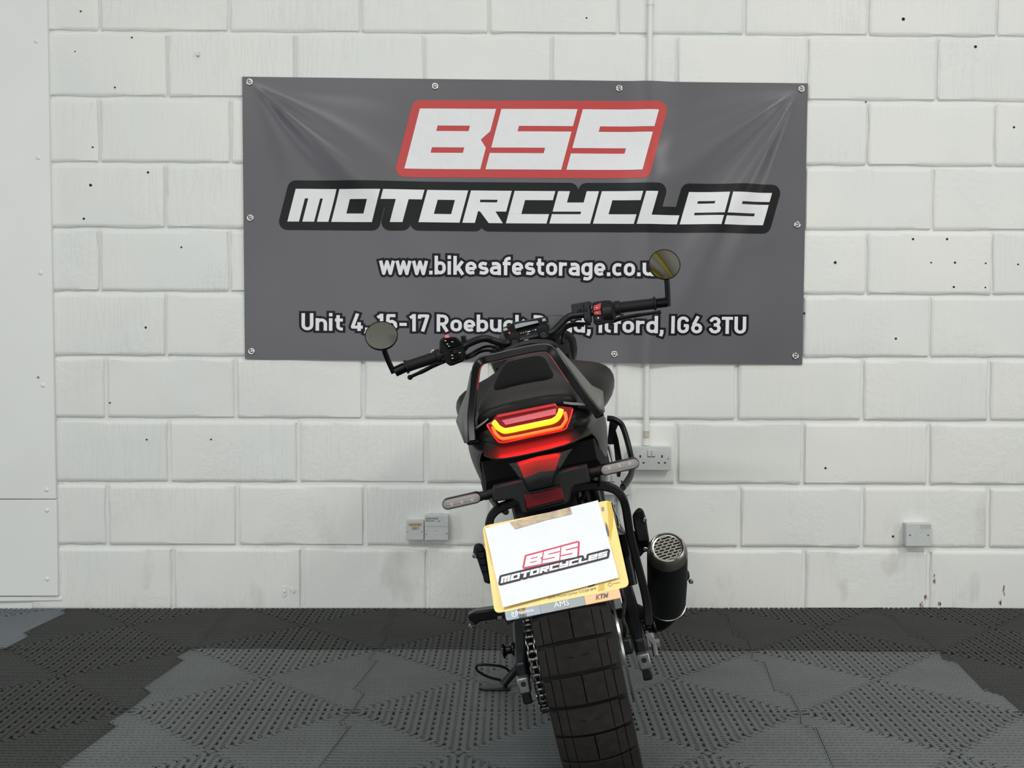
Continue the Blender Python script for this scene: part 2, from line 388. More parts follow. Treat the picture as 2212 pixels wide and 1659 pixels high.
# floor: black slab with interlocking ribbed tiles
floor_o = structure(M().box((0.1, 0.35, -0.04), (6.4, 7.4, 0.04)).build('floor', SLAB))
S = 0.5762; T0 = Vector((0.2364, 3.4586, 0)); TR = -0.0186
def seam(t):
    """sideways offset of the interlocking edge at t in 0..1 along it"""
    K = [(0, 0), (.25, .011), (.33, -.022), (.79, .010), (.845, -.020), (1, 0)]
    for (a, p), (b, q) in zip(K, K[1:]):
        if t <= b: return p + (q - p) * (t - a) / (b - a)
    return 0.0
SEAM_T = [0, .12, .25, .33, .56, .79, .845, .92, 1]
def seam2(t):    # the shallower wave of the front and back edges
    return 0.006 * math.sin(2 * PI * t) + 0.003 * math.sin(6 * PI * t)
def tile_mesh(material):
    m = M(); h = S / 2; p = S / 32; e = 0.0008
    def ex(y): return seam((y + h) / S)          # x offset of the side edges at y
    def ey(x): return seam2((x + h) / S)         # y offset of front/back edges at x
    def strip(path, w, z, z0):
        """ribbon with side walls along a 2-D polyline"""
        n = len(path); rings = []
        for i, q in enumerate(path):
            a = path[max(i - 1, 0)]; b = path[min(i + 1, n - 1)]
            d = Vector((b[0] - a[0], b[1] - a[1])); d.normalize()
            pr = Vector((-d.y, d.x))
            k = 1.0
            if 0 < i < n - 1:
                d2 = Vector((q[0] - a[0], q[1] - a[1])).normalized(); k = 1 / max(0.6, abs(d.dot(d2)))
            c = Vector(q)
            l, r = c + pr * w / 2 * k, c - pr * w / 2 * k
            ch = w * 0.14
            rings.append([(l.x, l.y, z0), (l.x, l.y, z - ch), (l.x - pr.x * ch, l.y - pr.y * ch, z), (r.x + pr.x * ch, r.y + pr.y * ch, z), (r.x, r.y, z - ch), (r.x, r.y, z0)])
        m.loft(rings, False, (True, True))
    for sx in (1, -1):
        for sy in (1, -1):
            fx = ex; fy = ey
            for k in range(16):
                c = (k + .5) * p
                y_end = (h if sy > 0 else -h) + fy(sx * c) - sy * (e + .003)
                x_end = (h if sx > 0 else -h) + fx(sy * c) - sx * (e + .003)
                if k < 15:
                    r = p * 0.7
                    strip([(sx * c, y_end), (sx * c, sy * (c + r)), (sx * (c + .3 * r), sy * (c + .3 * r)), (sx * (c + r), sy * c), (x_end, sy * c)], p * 0.66, 0, -0.011)
                # channel after this rib
                cc = (k + 1) * p
                if k == 15: break
                Lh = h - cc
                ye = (h if sy > 0 else -h) + fy(sx * cc) - sy * .005
                xe = (h if sx > 0 else -h) + fx(sy * cc) - sx * .005
                if k % 2 == 1:     # slotted channel: cross bars with open holes between
                    nb = int(Lh / (2 * p) + .5)
                    m.box((sx * (cc + .05 * p), sy * (cc + .05 * p), -.006), (p * .95, p * .95, .008))
                    for q in range(nb + 1):
                        a0 = cc + q * 2 * p - p * .40; a1 = a0 + p * .95
                        if a0 > h - .012: break
                        a1 = min(a1, h - .008)
                        m.box((sx * cc, sy * (a0 + a1) / 2, -.006), (p * .5, a1 - a0, .009))
                        if q: m.box((sx * (a0 + a1) / 2, sy * cc, -.006), (a1 - a0, p * .5, .009))
                else:              # notched channel: shallow floor with little bridges
                    m.quad((sx * (cc - p * .3), sy * cc, -.0045), (sx * (cc + p * .3), sy * cc, -.0045), (sx * (cc + p * .3), ye, -.0045), (sx * (cc - p * .3), ye, -.0045))
                    m.quad((sx * cc, sy * (cc - p * .3), -.0045), (sx * cc, sy * (cc + p * .3), -.0045), (xe, sy * (cc + p * .3), -.0045), (xe, sy * (cc - p * .3), -.0045))
                    nb = int(Lh / (p * .75))
                    for q in range(nb):
                        a0 = cc + .25 * p + q * .75 * p
                        if a0 > h - .015: break
                        m.quad((sx * (cc - p * .28), sy * a0, -.0008), (sx * (cc + p * .28), sy * a0, -.0008), (sx * (cc + p * .28), sy * (a0 + p * .55), -.0008), (sx * (cc - p * .28), sy * (a0 + p * .55), -.0008))
                        m.quad((sx * a0, sy * (cc - p * .28), -.0008), (sx * a0, sy * (cc + p * .28), -.0008), (sx * (a0 + p * .55), sy * (cc + p * .28), -.0008), (sx * (a0 + p * .55), sy * (cc - p * .28), -.0008))
    # the slotted channels on the two axes
    for q in range(1, 16):
        a0 = q * 2 * p - p * .40; a1 = a0 + p * .85
        if a1 > h - .008: break
        for s_ in (1, -1):
            m.box((0, s_ * (a0 + a1) / 2, -.006), (p * .5, a1 - a0, .009)); m.box((s_ * (a0 + a1) / 2, 0, -.006), (a1 - a0, p * .5, .009))
    m.lathe([(-.011, .011), (-.0008, .011), (.0004, .009), (.0004, .002)], (0, 0, 0), (0, 0, 1), 14, True)
    # rim that follows the interlocking outline
    for s_ in (1, -1):
        strip([(s_ * h + seam(t) - s_ * (e + .002), -h + S * t) for t in SEAM_T], .004, 0, -.013)
        strip([(-h + S * t, s_ * h + seam2(t) - s_ * (e + .002)) for t in [k / 16 for k in range(17)]], .004, 0, -.013)
    return m.mesh('floor_tile', material, None)
TM = {'l': tile_mesh(RUBBER_L), 'd': tile_mesh(RUBBER_D), 'b': tile_mesh(RUBBER_B)}
rot = Matrix.Rotation(TR, 3, 'Z')
for j in (0, -1, -2, -3, -4):
    for i in range(-5, 5):
        kind = 'd'
        if j < 0 and -2 <= i <= 1: kind = 'l'
        if j == 0 and i == -4: kind = 'b'
        me = TM[kind]; c = T0 + rot @ Vector(((i + .5) * S, (j + .5) * S, 0))
        if j == 0 and i < -4: continue
        if j == 0:      # the back row is cut to fit the wall
            me = me.copy(); bm = bmesh.new(); bm.from_mesh(me)
            q = rot.inverted() @ (Vector((0, D - 0.006, 0)) - c); nn = rot.inverted() @ Vector((0, 1, 0))
            bmesh.ops.bisect_plane(bm, geom=bm.verts[:] + bm.edges[:] + bm.faces[:], plane_co=q, plane_no=nn, clear_outer=True)
            bm.to_mesh(me); bm.free()
        link('floor_tile', me, floor_o, c, (0, 0, TR))
# ceiling sheets and the yellow roof steel (seen only in the mirrors)
ceil_o = structure(M().box((0.1, 0.35, 4.25), (6.4, 7.4, 0.06)).build('ceiling', CEIL))
def ibeam(name, a, b, w, h_):
    A_, B_ = Vector(a), Vector(b); t = (B_ - A_).normalized(); s_ = t.cross(Vector((0, 0, 1))).normalized()
    sec = [(-w, 0), (w, 0), (w, .02), (.012, .02), (.012, h_ - .02), (w, h_ - .02), (w, h_), (-w, h_), (-w, h_ - .02), (-.012, h_ - .02), (-.012, .02), (-w, .02)]
    return structure(M().loft([[P + s_ * x + Vector((0, 0, z)) for x, z in sec] for P in (A_, B_)]).build(name, BEAM, smooth=None))
ibeam('beam_1', (0.20, 1.25, 3.90), (2.62, -3.30, 3.90), .10, .26)
ibeam('beam_2', (-0.45, -0.30, 3.90), (1.55, -3.33, 3.90), .10, .26)

# ------------------------------------------------------------------ wall fittings
def wobj(poly, d0, d1):
    """polygon in wall coordinates (x, z) standing off the wall from d0 to d1"""
    return M().extrude([(x, D - d1, z) for x, z in poly], (0, d1 - d0, 0))
def rect(a, b): return [(a[0], b[1]), (b[0], b[1]), (b[0], a[1]), (a[0], a[1])]
# conduit down the wall, behind the banner, to the socket
cx0, cx1 = (0.5587,2.2107), (0.5571,0.5824)
con = thing('conduit_pipe', 'thin white conduit pipe running down the wall behind the banner to the upper socket', 'pipe', (cx1[0], D - .004, cx1[1]))
def cpt(t): return Vector((cx0[0] + (cx1[0] - cx0[0]) * t - cx1[0], 0, cx0[1] + (cx1[1] - cx0[1]) * t - cx1[1]))
M().tube([cpt(0), cpt(.5), cpt(.968)], .0105, 14).build('pipe', CONDUIT, con, 60)
M().tube([cpt(.968), cpt(.997)], .0108, 14).build('bare_end', BEIGE, con, 60)['label'] = 'unpainted beige end of the pipe'
M().tube([cpt(.985), cpt(1.0)], .013, 14).build('gland', CONDUIT, con, 60)
M().tube([cpt(.043), cpt(.051)], .0122, 14).build('coupler', CONDUIT, con, 60)

def socket(label, a, b, grp=None):
    t = thing('double_socket', label, 'socket', ((a[0] + b[0]) / 2, D, b[1]), grp)
    bx = t.location
    def loc(m): m.v = [(x - bx.x, y - bx.y, z - bx.z) for x, y, z in m.v]; return m
    loc(wobj(rect((a[0] + .001, a[1] - .001), (b[0] - .001, b[1] + .001)), -.006, .026)).build('back_box', PLASTIC_W, t, bevel=.002)
    loc(wobj(rect(a, b), .0265, .034)).build('face_plate', PLASTIC_W, t, bevel=.003, seg=3)
    w, h = b[0] - a[0], a[1] - b[1]
    P = lambda fx, fz: (a[0] + w * fx, a[1] - h * fz)
    for f in (.42, .52):
        loc(wobj(rect(P(f, .14), P(f + .08, .42)), .033, .0375)).build('rocker_switch', PLASTIC_W, t, bevel=.0012)
        loc(wobj(rect(P(f, .42), P(f + .08, .445)), .033, .0346)).build('switch_gap', HOLE, t)
    for f in (.225, .755):
        loc(wobj(rect(P(f, .365), P(f + .035, .47)), .033, .0344)).build('earth_hole', HOLE, t)
    for f in (.15, .30, .67, .82):
        loc(wobj(rect(P(f, .655), P(f + .05, .71)), .033, .0344)).build('pin_hole', HOLE, t)
    for f in (.075, .925):
        x, z = P(f, .51)
        loc(M().lathe([(0, .0035), (-.001, .003)], (x, D - .034, z), (0, 1, 0), 12, True)).build('screw', SCREW, t)
    return t
socket('white double wall socket at the bottom end of the conduit pipe', (0.4976,0.5818), (0.6431,0.4962))
socket('lower double wall socket half hidden behind the motorcycle tail', (0.3555,0.4914), (0.5011,0.4078))

def phone(name, label, a, b, dep, lip=0.0):
    t = thing(name, label, 'phone socket', ((a[0] + b[0]) / 2, D, b[1]))
    bx = t.location
    def loc(m): m.v = [(x - bx.x, y - bx.y, z - bx.z) for x, y, z in m.v]; return m
    loc(wobj(rect((a[0] + .001, a[1] - .001), (b[0] - .001, b[1] + .001)), -.006, dep - .008)).build('back_box', PLASTIC_B, t, bevel=.002)
    loc(wobj(rect(a, b), dep - .0078, dep)).build('face_plate', PLASTIC_B, t, bevel=.0025, seg=3)
    w, h = b[0] - a[0], a[1] - b[1]
    return t, (lambda fx, fz: (a[0] + w * fx, a[1] - h * fz)), loc, dep
def scr(loc, t, p, dep):
    loc(M().lathe([(0, .0032), (-.0008, .003), (-.001, .001)], (p[0], D - dep, p[1]), (0, 1, 0), 12, True)).build('screw', SCREW, t)
def jack(loc, t, P, fx, fz, dep, s_=.1):
    a_, b_ = P(fx - s_, fz - s_ * .7), P(fx + s_, fz + s_ * .7)
    loc(wobj(rect(a_, b_), dep - .001, dep + .0004)).build('jack_cover', PLASTIC_W, t, bevel=.0003)
    loc(wobj(rect((a_[0], a_[1] + .0008), (b_[0], a_[1])), dep - .001, dep + .0005)).build('jack_edge', GREYHOLE, t)
t, P, loc, d_ = phone('phone_socket', 'small phone socket with brown tape labels, beside the larger one', (-0.2929,0.3171), (-0.2294,0.2481), .036)
scr(loc, t, P(.09, .53), d_); scr(loc, t, P(.88, .53), d_); jack(loc, t, P, .5, .56, d_, .11)
for nm, r_ in (('tape_label', ((.13, .12), (.88, .27))), ('tape_label', ((.32, .28), (.73, .45)))):
    loc(wobj(rect(P(*r_[0]), P(*r_[1])), d_ - .001, d_ + .0005)).build(nm, LABELT, t)
tm = M()
for q, (x0, x1, fz) in enumerate(((.23, .44, .20), (.47, .58, .20), (.61, .80, .20), (.41, .52, .385), (.55, .62, .385))):
    n_ = int((x1 - x0) / .035)
    for k in range(n_):
        f = x0 + (x1 - x0) * k / n_
        tm.add([(x, D - d_ - .0009, z) for x, z in rect(P(f, fz - .028 + .01 * (k % 2)), P(f + .022, fz + .028 - .008 * (k % 3)))], [(0, 1, 2, 3)])
loc(tm).build('label_print', INK, t, smooth=None)
t, P, loc, d_ = phone('phone_socket', 'larger phone master socket with printed wordmark, right of the small one', (-0.2273,0.3377), (-0.1435,0.2484), .042)
scr(loc, t, P(.07, .735), d_); scr(loc, t, P(.92, .71), d_); jack(loc, t, P, .49, .70, d_, .10)
loc(wobj(rect(P(.01, .435), P(.99, .447)), d_ - .001, d_ + .0003)).build('panel_line', GREYHOLE, t)
loc(wobj(rect(P(.14, -.03), P(.76, .055)), .01, d_ - .004)).build('cable_entry', PLASTIC_B, t, bevel=.002)
FONT_JOBS = [(t, 'openreach', P(.04, .165), .0085, P(.57, .165), (D - d_ - .0006) - D, t.location.copy())]
um = M()
um.add([(x, D - d_ - .0008, z) for x, z in rect(P(.04, .215), P(.42, .235))], [(0, 1, 2, 3)])
um.add([(x, D - d_ - .0008, z) for x, z in (P(.5, .225), P(.6, .235), P(.66, .19), P(.63, .25), P(.58, .255))], [(0, 1, 2, 3, 4)])
loc(um).build('underline_print', INK, t, smooth=None)
t, P, loc, d_ = phone('phone_socket', 'single phone socket alone low on the right of the wall', (1.4822,0.3082), (1.5736,0.2263), .036)
scr(loc, t, P(.16, .50), d_); scr(loc, t, P(.87, .50), d_); jack(loc, t, P, .52, .48, d_, .10)
loc(wobj(rect(P(.56, .04), P(.97, .21)), d_ - .001, d_ + .0005)).build('tape_label', mat('faded_label_tape', (.47, .47, .42), .5), t)

# painted-over pipe clip and wall plugs
x, z = (-0.7264,0.0585)
t = thing('pipe_clip', 'painted-over saddle clip screwed low on the left of the wall', 'clip', (x, D, z))
sec = roundpoly([(-.0062, -.0185), (.0062, -.0185), (.0062, .0185), (-.0062, .0185)], .0062, 5)
M().extrude([(a, -.004, b) for a, b in sec], (0, .006, 0)).build('plate', WALL, t, bevel=.001)
M().lathe([(-.0035, .0052), (-.006, .0045), (-.0062, .002)], (0, 0, 0), (0, 1, 0), 14, True).build('screw', WALL, t, 60)
M().lathe([(-.0060, .0016), (-.0064, .0015)], (0, 0, -.002), (0, 1, 0), 8, True).build('screw_slot', HOLE, t)
x, z = (-1.0182,1.9456)
t = thing('wall_plug', 'painted grey wall plug stub high on the left of the wall', 'plug', (x, D, z))
M().tube([(0, .002, .012), (0, -.006, .003), (0, -.010, -.008)], [.003, .0042, .004], 10).build('plug_body', CONDUIT, t, 60)
M().lathe([(-.0015, .0038), (0, .0036)], (0, -.010, -.0085), (0, -.5, -1), 10, True).build('plug_end', GREYHOLE, t)
x, z = (-0.6995,0.0666)
t = thing('wall_plug', 'painted slanting wall plug right beside the saddle clip', 'plug', (x, D, z))
M().tube([(-.006, 0, .008), (.0, -.006, .001), (.008, -.010, -.008)], [.002, .0038, .0034], 10).build('plug_body', WALL, t, 60)

# ------------------------------------------------------------------ the vinyl banner
bTL, bTR, bBR, bBL = (-0.8655,1.8688), (1.117,1.8618), (1.1112,0.8708), (-0.8614,0.8854)
BX, BZ = bTL
def fold(x, z):
    """how far the vinyl lifts off the wall at (x, z)"""
    y = 0.0
    def rays(cx, cz, sgn, L):
        s = 0.0
        dx, dz = (x - cx) * sgn, cz - z
        r = math.hypot(dx, dz)
        if r < 1e-4: return 0.0
        a = math.degrees(math.atan2(dz, dx))
        for a0, w, amp, reach in L:
            d = (a - a0) / w
            s += amp * math.exp(-d * d) * (r / (r + .32)) * math.exp(-(r / reach) ** 2)
        return s
    y += rays(bTL[0] + .03, bTL[1] - .02, 1, [(40, 10, .074, .75), (63, 9, .014, .5), (14, 8, .006, .6)])
    y += rays(bTR[0] - .03, bTR[1] - .02, -1, [(60, 8, .066, 1.0), (34, 9, .048, .80), (77, 5, .013, .5), (15, 7, .006, .6)])
    y += rays(bTR[0] - .03, bTR[1] - .50, -1, [(25, 12, .006, .3), (-20, 12, .004, .3)])
    y += rays(bTL[0] + .03, bTL[1] - .50, 1, [(25, 14, .004, .3), (-22, 12, .003, .25)])
    y += .0025 * math.sin(x * 5.1 + z * 3.7) + .0016 * math.sin(x * 9.3 - z * 8.1 + 1) + .0012 * math.sin(z * 17 + x * 2.5)
    y = max(y, -.001) + .0125 * math.exp(-((x - cx0[0] - (cx1[0] - cx0[0]) * (cx0[1] - z) / (cx0[1] - cx1[1])) / .055) ** 2)
    return y * min(1, 6 * max(0, (x - bTL[0] + .02))) * min(1, 6 * max(0, (bTR[0] + .02 - x)))
def fold_n(x, z):
    e = .004
    gx = (fold(x + e, z) - fold(x - e, z)) / (2 * e); gz = (fold(x, z + e) - fold(x, z - e)) / (2 * e)
    return Vector((-gx, -1, -gz)).normalized()
banner = thing('banner', 'wide grey vinyl banner with red, black and white shop lettering pinned to the wall', 'banner', ((bBL[0] + bBR[0]) / 2, D, bBL[1]))
BO = banner.location.copy()
m = M(); rows = []
NX, NZ = 190, 96
for j in range(NZ + 1):
    b = j / NZ; row = []
    for i in range(NX + 1):
        a = i / NX
        x, z = lerp(lerp(bTL, bTR, a), lerp(bBL, bBR, a), b)
        row.append((x - BO.x, -.006 - fold(x, z), z - BO.z))
    rows.append(row)
sheet = m.sheet(rows, (0, .0008, 0)).build('vinyl_sheet', VINYL, banner, 40, fix=True)

def printed(name, polys, lift, material, parent=None, cut=.013):
    """flat print that follows the folds of the vinyl"""
    bm = bmesh.new()
    lay = bm.verts.layers.float.new('step')
    for k, p in enumerate(polys):      # overlapping pieces stepped by a hundredth of a millimetre so that no two faces coincide
        vs = [bm.verts.new((x, 0, z)) for x, z in p]
        for v in vs: v[lay] = (k % 40) * 1e-5
        bm.faces.new(vs)
    bmesh.ops.triangulate(bm, faces=bm.faces)
    if cut:
        xs = [v.co.x for v in bm.verts]; zz = [v.co.z for v in bm.verts]
        for ax, lo, hi in ((0, min(xs), max(xs)), (2, min(zz), max(zz))):
            k = lo + cut
            while k < hi:
                co = Vector((k, 0, 0)) if ax == 0 else Vector((0, 0, k)); no = Vector((1, 0, 0)) if ax == 0 else Vector((0, 0, 1))
                bmesh.ops.bisect_plane(bm, geom=bm.verts[:] + bm.edges[:] + bm.faces[:], plane_co=co, plane_no=no)
                k += cut
        bmesh.ops.triangulate(bm, faces=bm.faces)
    for f in bm.faces:
        f.normal_update()
        if f.normal.y > 0: f.normal_flip()
    nr = []
    for v in bm.verts:
        n = fold_n(v.co.x, v.co.z); nr.append(n)
        v.co = Vector((v.co.x - BO.x, -.006 - fold(v.co.x, v.co.z), v.co.z - BO.z)) + n * (lift + .0006 + v[lay])
    me = bpy.data.meshes.new(name); bm.to_mesh(me); bm.free()
    me.shade_smooth(); me.normals_split_custom_set_from_vertices(nr)
    me.materials.append(material)
    return link(name, me, parent)

# --- squared slanting capitals of the shop logo, as convex pieces in a unit letter box (y down)
def R_(x0, y0, x1, y1): return [(x0, y0), (x1, y0), (x1, y1), (x0, y1)]
GL = {
 'B': [R_(0, 0, .29, 1), R_(.29, 0, .715, .28), R_(.29, .37, .715, .64), R_(.29, .73, .715, 1), R_(.715, 0, 1, .37), [(.715, .37), (1, .37), (.905, .51), (.715, .51)], [(.715, .51), (.905, .51), (1, .645), (.715, .645)], R_(.715, .645, 1, 1)],
 'S': [R_(0, 0, .29, .64), R_(.29, 0, 1, .28), R_(.29, .37, .71, .64), R_(.71, .37, 1, 1), R_(0, .73, .71, 1)],
 'M': [R_(0, 0, 1, .29), R_(0, .29, .284, 1), R_(.366, .29, .653, 1), R_(.72, .29, 1, 1)],
 'O': [R_(0, 0, 1, .30), R_(0, .30, .317, .74), R_(.74, .30, 1, .74), R_(0, .74, 1, 1)],
 'T': [R_(0, 0, 1, .30), R_(.37, .30, .68, 1)],
 'R': [R_(0, 0, 1, .28), R_(0, .28, .29, .36), R_(.713, .28, 1, .36), R_(0, .36, 1, .64), R_(0, .64, .307, 1), [(.356, .64), (.736, .64), (.993, 1), (.647, 1)]],
 'C': [R_(0, 0, 1, .28), R_(0, .28, .317, .71), R_(0, .71, 1, 1)],
 'Y': [R_(0, 0, .29, .63), R_(.29, .35, .70, .63), R_(.70, 0, 1, 1), R_(0, .71, .70, 1)],
 'L': [R_(0, 0, .295, 1), R_(.295, .72, 1, 1)],
 'E': [R_(0, 0, .29, 1), R_(.29, 0, 1, .28), R_(.71, .28, 1, .64), R_(.29, .36, .71, .64), R_(.29, .72, 1, 1)],
}
def word(text, w, pitch, TL, TR_, BR, BL):
    """convex pieces of a word, mapped to the quadrilateral TL TR BR BL"""
    tot = pitch * (len(text) - 1) + w; out = []
    for i, ch in enumerate(text):
        for p in GL[ch]:
            q = []
            for x, y in p:
                a = (i * pitch + x * w) / tot
                q.append(lerp(lerp(TL, TR_, a), lerp(BL, BR, a), y))
            out.append(q)
    return out
def grow(poly, r, n=5):
    """convex polygon grown by r with round corners"""
    P = [Vector(p) for p in poly]; A_ = sum(P[i - 1].x * P[i].y - P[i].x * P[i - 1].y for i in range(len(P)))
    if A_ < 0: P.reverse()
    out = []; L = len(P)
    for i in range(L):
        d0 = (P[i] - P[i - 1]).normalized(); d1 = (P[(i + 1) % L] - P[i]).normalized()
        a0 = math.atan2(-d0.x, d0.y); a1 = math.atan2(-d1.x, d1.y)
        a0 = math.atan2(-d0.x, d0.y); n0 = Vector((d0.y, -d0.x)); n1 = Vector((d1.y, -d1.x))
        s0 = math.atan2(n0.y, n0.x); s1 = math.atan2(n1.y, n1.x)
        while s1 < s0 - 1e-6: s1 += 2 * PI
        for k in range(n + 1):
            t = s0 + (s1 - s0) * k / n
            out.append((P[i].x + r * math.cos(t), P[i].y + r * math.sin(t)))
    return out
# --- rounded grotesque of the address lines: stroke skeletons, cap height 1
def arc(cx, cy, rx, ry, a0, a1, n=6): return [(cx + rx * math.cos(math.radians(a0 + (a1 - a0) * k / n)), cy + ry * math.sin(math.radians(a0 + (a1 - a0) * k / n))) for k in range(n + 1)]
X1 = .50
BOWL = arc(.30, .42, .2, .2, 0, 90) + arc(.30, .42, .2, .2, 90, 180) + arc(.30, .30, .2, .2, 180, 270) + arc(.30, .30, .2, .2, 270, 360) + [(.50, .42)]
SK = {
 'o': ([BOWL], .62),
 'b': ([BOWL, [(.1, 0), (.1, 1)]], .62), 'd': ([BOWL, [(.5, 0), (.5, 1)]], .62),
 'a': ([[(.12, .60)] + arc(.30, .46, .2, .16, 110, 0) + [(.5, 0)], [(.5, .40), (.27, .40)] + arc(.26, .25, .16, .15, 90, 270) + [(.36, .1), (.5, .17)]], .61),
 'e': ([[(.5, .335), (.1, .335)], [(.5, .335), (.5, .42)] + arc(.30, .42, .2, .2, 0, 180) + arc(.30, .30, .2, .2, 180, 275) + [(.47, .14)]], .60),
 'c': ([[(.47, .58)] + arc(.30, .42, .2, .2, 65, 180) + arc(.30, .30, .2, .2, 180, 295) + [(.47, .14)]], .55),
 's': ([[(.46, .58)] + arc(.27, .485, .155, .135, 70, 200) + [(.22, .37), (.36, .345)] + arc(.31, .235, .165, .135, 60, -100) + [(.10, .13)]], .56),
 'g': ([BOWL, [(.5, .72), (.5, 0)] + arc(.30, 0, .2, .16, 0, -95) + [(.13, -.13)]], .62),
 'r': ([[(.1, 0), (.1, .72)], [(.1, .40)] + arc(.28, .44, .18, .18, 170, 80) + [(.42, .62)]], .45),
 'n': ([[(.1, 0), (.1, .72)], [(.1, .44)] + arc(.30, .42, .2, .2, 170, 0) + [(.5, 0)]], .62),
 'u': ([[(.1, .72), (.1, .30)] + arc(.30, .30, .2, .2, 180, 350) + [(.5, .30)], [(.5, .72), (.5, 0)]], .62),
 'i': ([[(.1, 0), (.1, .72)], [(.1, .83), (.1, 1.02)]], .25),
 'k': ([[(.1, 0), (.1, 1)], [(.14, .24), (.48, .72)], [(.25, .40), (.50, 0)]], .57),
 'f': ([[(.17, 0), (.17, .74)] + arc(.36, .74, .19, .16, 180, 95) + [(.42, .9)], [(.02, .62), (.42, .62)]], .44),
 't': ([[(.17, .90), (.17, .27)] + arc(.34, .27, .17, .17, 180, 265) + [(.41, .1)], [(.02, .62), (.41, .62)]], .45),
 'l': ([[(.1, 1), (.1, .25)] + arc(.25, .25, .15, .15, 180, 265) + [(.31, .1)]], .35),
 'w': ([[(.07, .72), (.23, .04), (.40, .66), (.57, .04), (.73, .72)]], .80),
 '.': ([[(.11, 0), (.11, .2)]], .24), ',': ([[(.12, .2), (.12, 0), (.06, -.16)]], .24), '-': ([[(.06, .40), (.42, .40)]], .48), ' ': ([], .26),
 'U': ([[(.1, 1), (.1, .31)] + arc(.31, .31, .21, .21, 180, 360) + [(.52, 1)]], .66),
 'R': ([[(.1, 0), (.1, 1)], [(.1, .9), (.32, .9)] + arc(.32, .67, .2, .23, 90, -90) + [(.1, .44)], [(.30, .44), (.54, 0)]], .64),
 'I': ([[(.1, 0), (.1, 1)]], .26),
 'G': ([[(.51, .76)] + arc(.31, .69, .21, .21, 20, 180) + arc(.31, .31, .21, .21, 180, 360) + [(.52, .46), (.34, .46)]], .66),
 'T': ([[(0, .9), (.56, .9)], [(.28, .9), (.28, 0)]], .58),
 '1': ([[(.26, 0), (.26, 1)], [(.26, .92), (.06, .78)]], .42),
 '3': ([[(.07, .74)] + arc(.28, .70, .2, .2, 160, -85) + [(.22, .51)], [(.22, .51)] + arc(.28, .31, .22, .21, 85, -165) + [(.06, .24)]], .58),
 '4': ([[(.34, 1), (.10, .26), (.10, .22), (.60, .22)], [(.42, .50), (.42, 0)]], .64),
 '5': ([[(.48, .9), (.12, .9), (.10, .50)] + arc(.29, .34, .21, .24, 130, -160) + [(.07, .24)]], .58),
 '6': ([[(.36, 1), (.13, .50)], arc(.30, .31, .20, .21, 0, 360, 16)], .60),
 '7': ([[(.07, .74), (.07, .9), (.47, .9), (.22, 0)]], .56),
}
def stroke_pieces(text, org, ux, uz, hw=.100, extra=0.0, n=8):
    """convex pieces for a line of text; org = baseline start, ux/uz = 2-D unit vectors (times the cap height)"""
    pcs = []; x0 = 0
    ux = Vector(ux); uz = Vector(uz); org = Vector(org)
    w = hw + extra
    mp = lambda p: tuple(org + ux * (p.x + x0) + uz * p.y)
    for ch in text:
        st, adv = SK[ch]
        for line in st:
            P = [Vector(p) for p in line]
            P = [p for i, p in enumerate(P) if i == 0 or (p - P[i - 1]).length > 1e-4]
            for i in range(len(P) - 1):
                d = P[i + 1] - P[i]
                if d.length < 1e-5: continue
                d.normalize(); nn = Vector((-d.y, d.x)) * w
                a = P[i] - d * (extra if i == 0 else 0); b = P[i + 1] + d * (extra if i == len(P) - 2 else 0)
                pcs.append([mp(a + nn), mp(b + nn), mp(b - nn), mp(a - nn)])
            for i in range(1, len(P) - 1):
                d0 = (P[i] - P[i - 1]); d1 = (P[i + 1] - P[i])
                if d0.length < 1e-5 or d1.length < 1e-5: continue
                turn = abs(d0.angle_signed(d1))
                if turn < .02: continue
                pcs.append([mp(P[i] + Vector((w * math.cos(2 * PI * k / 10), w * math.sin(2 * PI * k / 10)))) for k in range(10)])
        x0 += adv + .045
    return pcs
def text_width(t): return sum(SK[c][1] + .045 for c in t) - .045

bss = word('BSS', .3187, .3407, (-0.2466,1.7633), (0.5906,1.7649), (0.5334,1.5528), (-0.3009,1.5532))
mot = word('MOTORCYCLES', 87.7, 93.83, (-0.6794,1.4802), (0.9946,1.4767), (0.9636,1.3634), (-0.7093,1.3664))
printed('red_print', [grow(p, .0295) for p in bss], .0004, PR_RED, banner)
printed('black_print', [grow(p, .0295) for p in mot], .0004, PR_BLACK, banner)
wl = printed('white_print', bss + mot, .0016, PR_WHITE, banner, .013)
def line_of_text(text, a, b, cap):
    d = Vector((b[0] - a[0], b[1] - a[1])); L = d.length; d /= L; up = Vector((-d.y, d.x))
    k = L / text_width(text)
    return stroke_pieces(text, a, d * k, up * cap, .087), stroke_pieces(text, a, d * k, up * cap, .087, .125)
A1, B1 = line_of_text('www.bikesafestorage.co.uk', (-0.3885,1.1846), (0.6208,1.1805), .0655)
A2, B2 = line_of_text('Unit 4, 15-17 Roebuck Road, Ilford, IG6 3TU', (-0.6631,0.9855), (0.9113,0.9794), .0610)
printed('text_outline_print', B1 + B2, .0004, PR_INDIGO, banner, 0)
printed('text_print', A1 + A2, .0014, PR_WHITE, banner, 0)
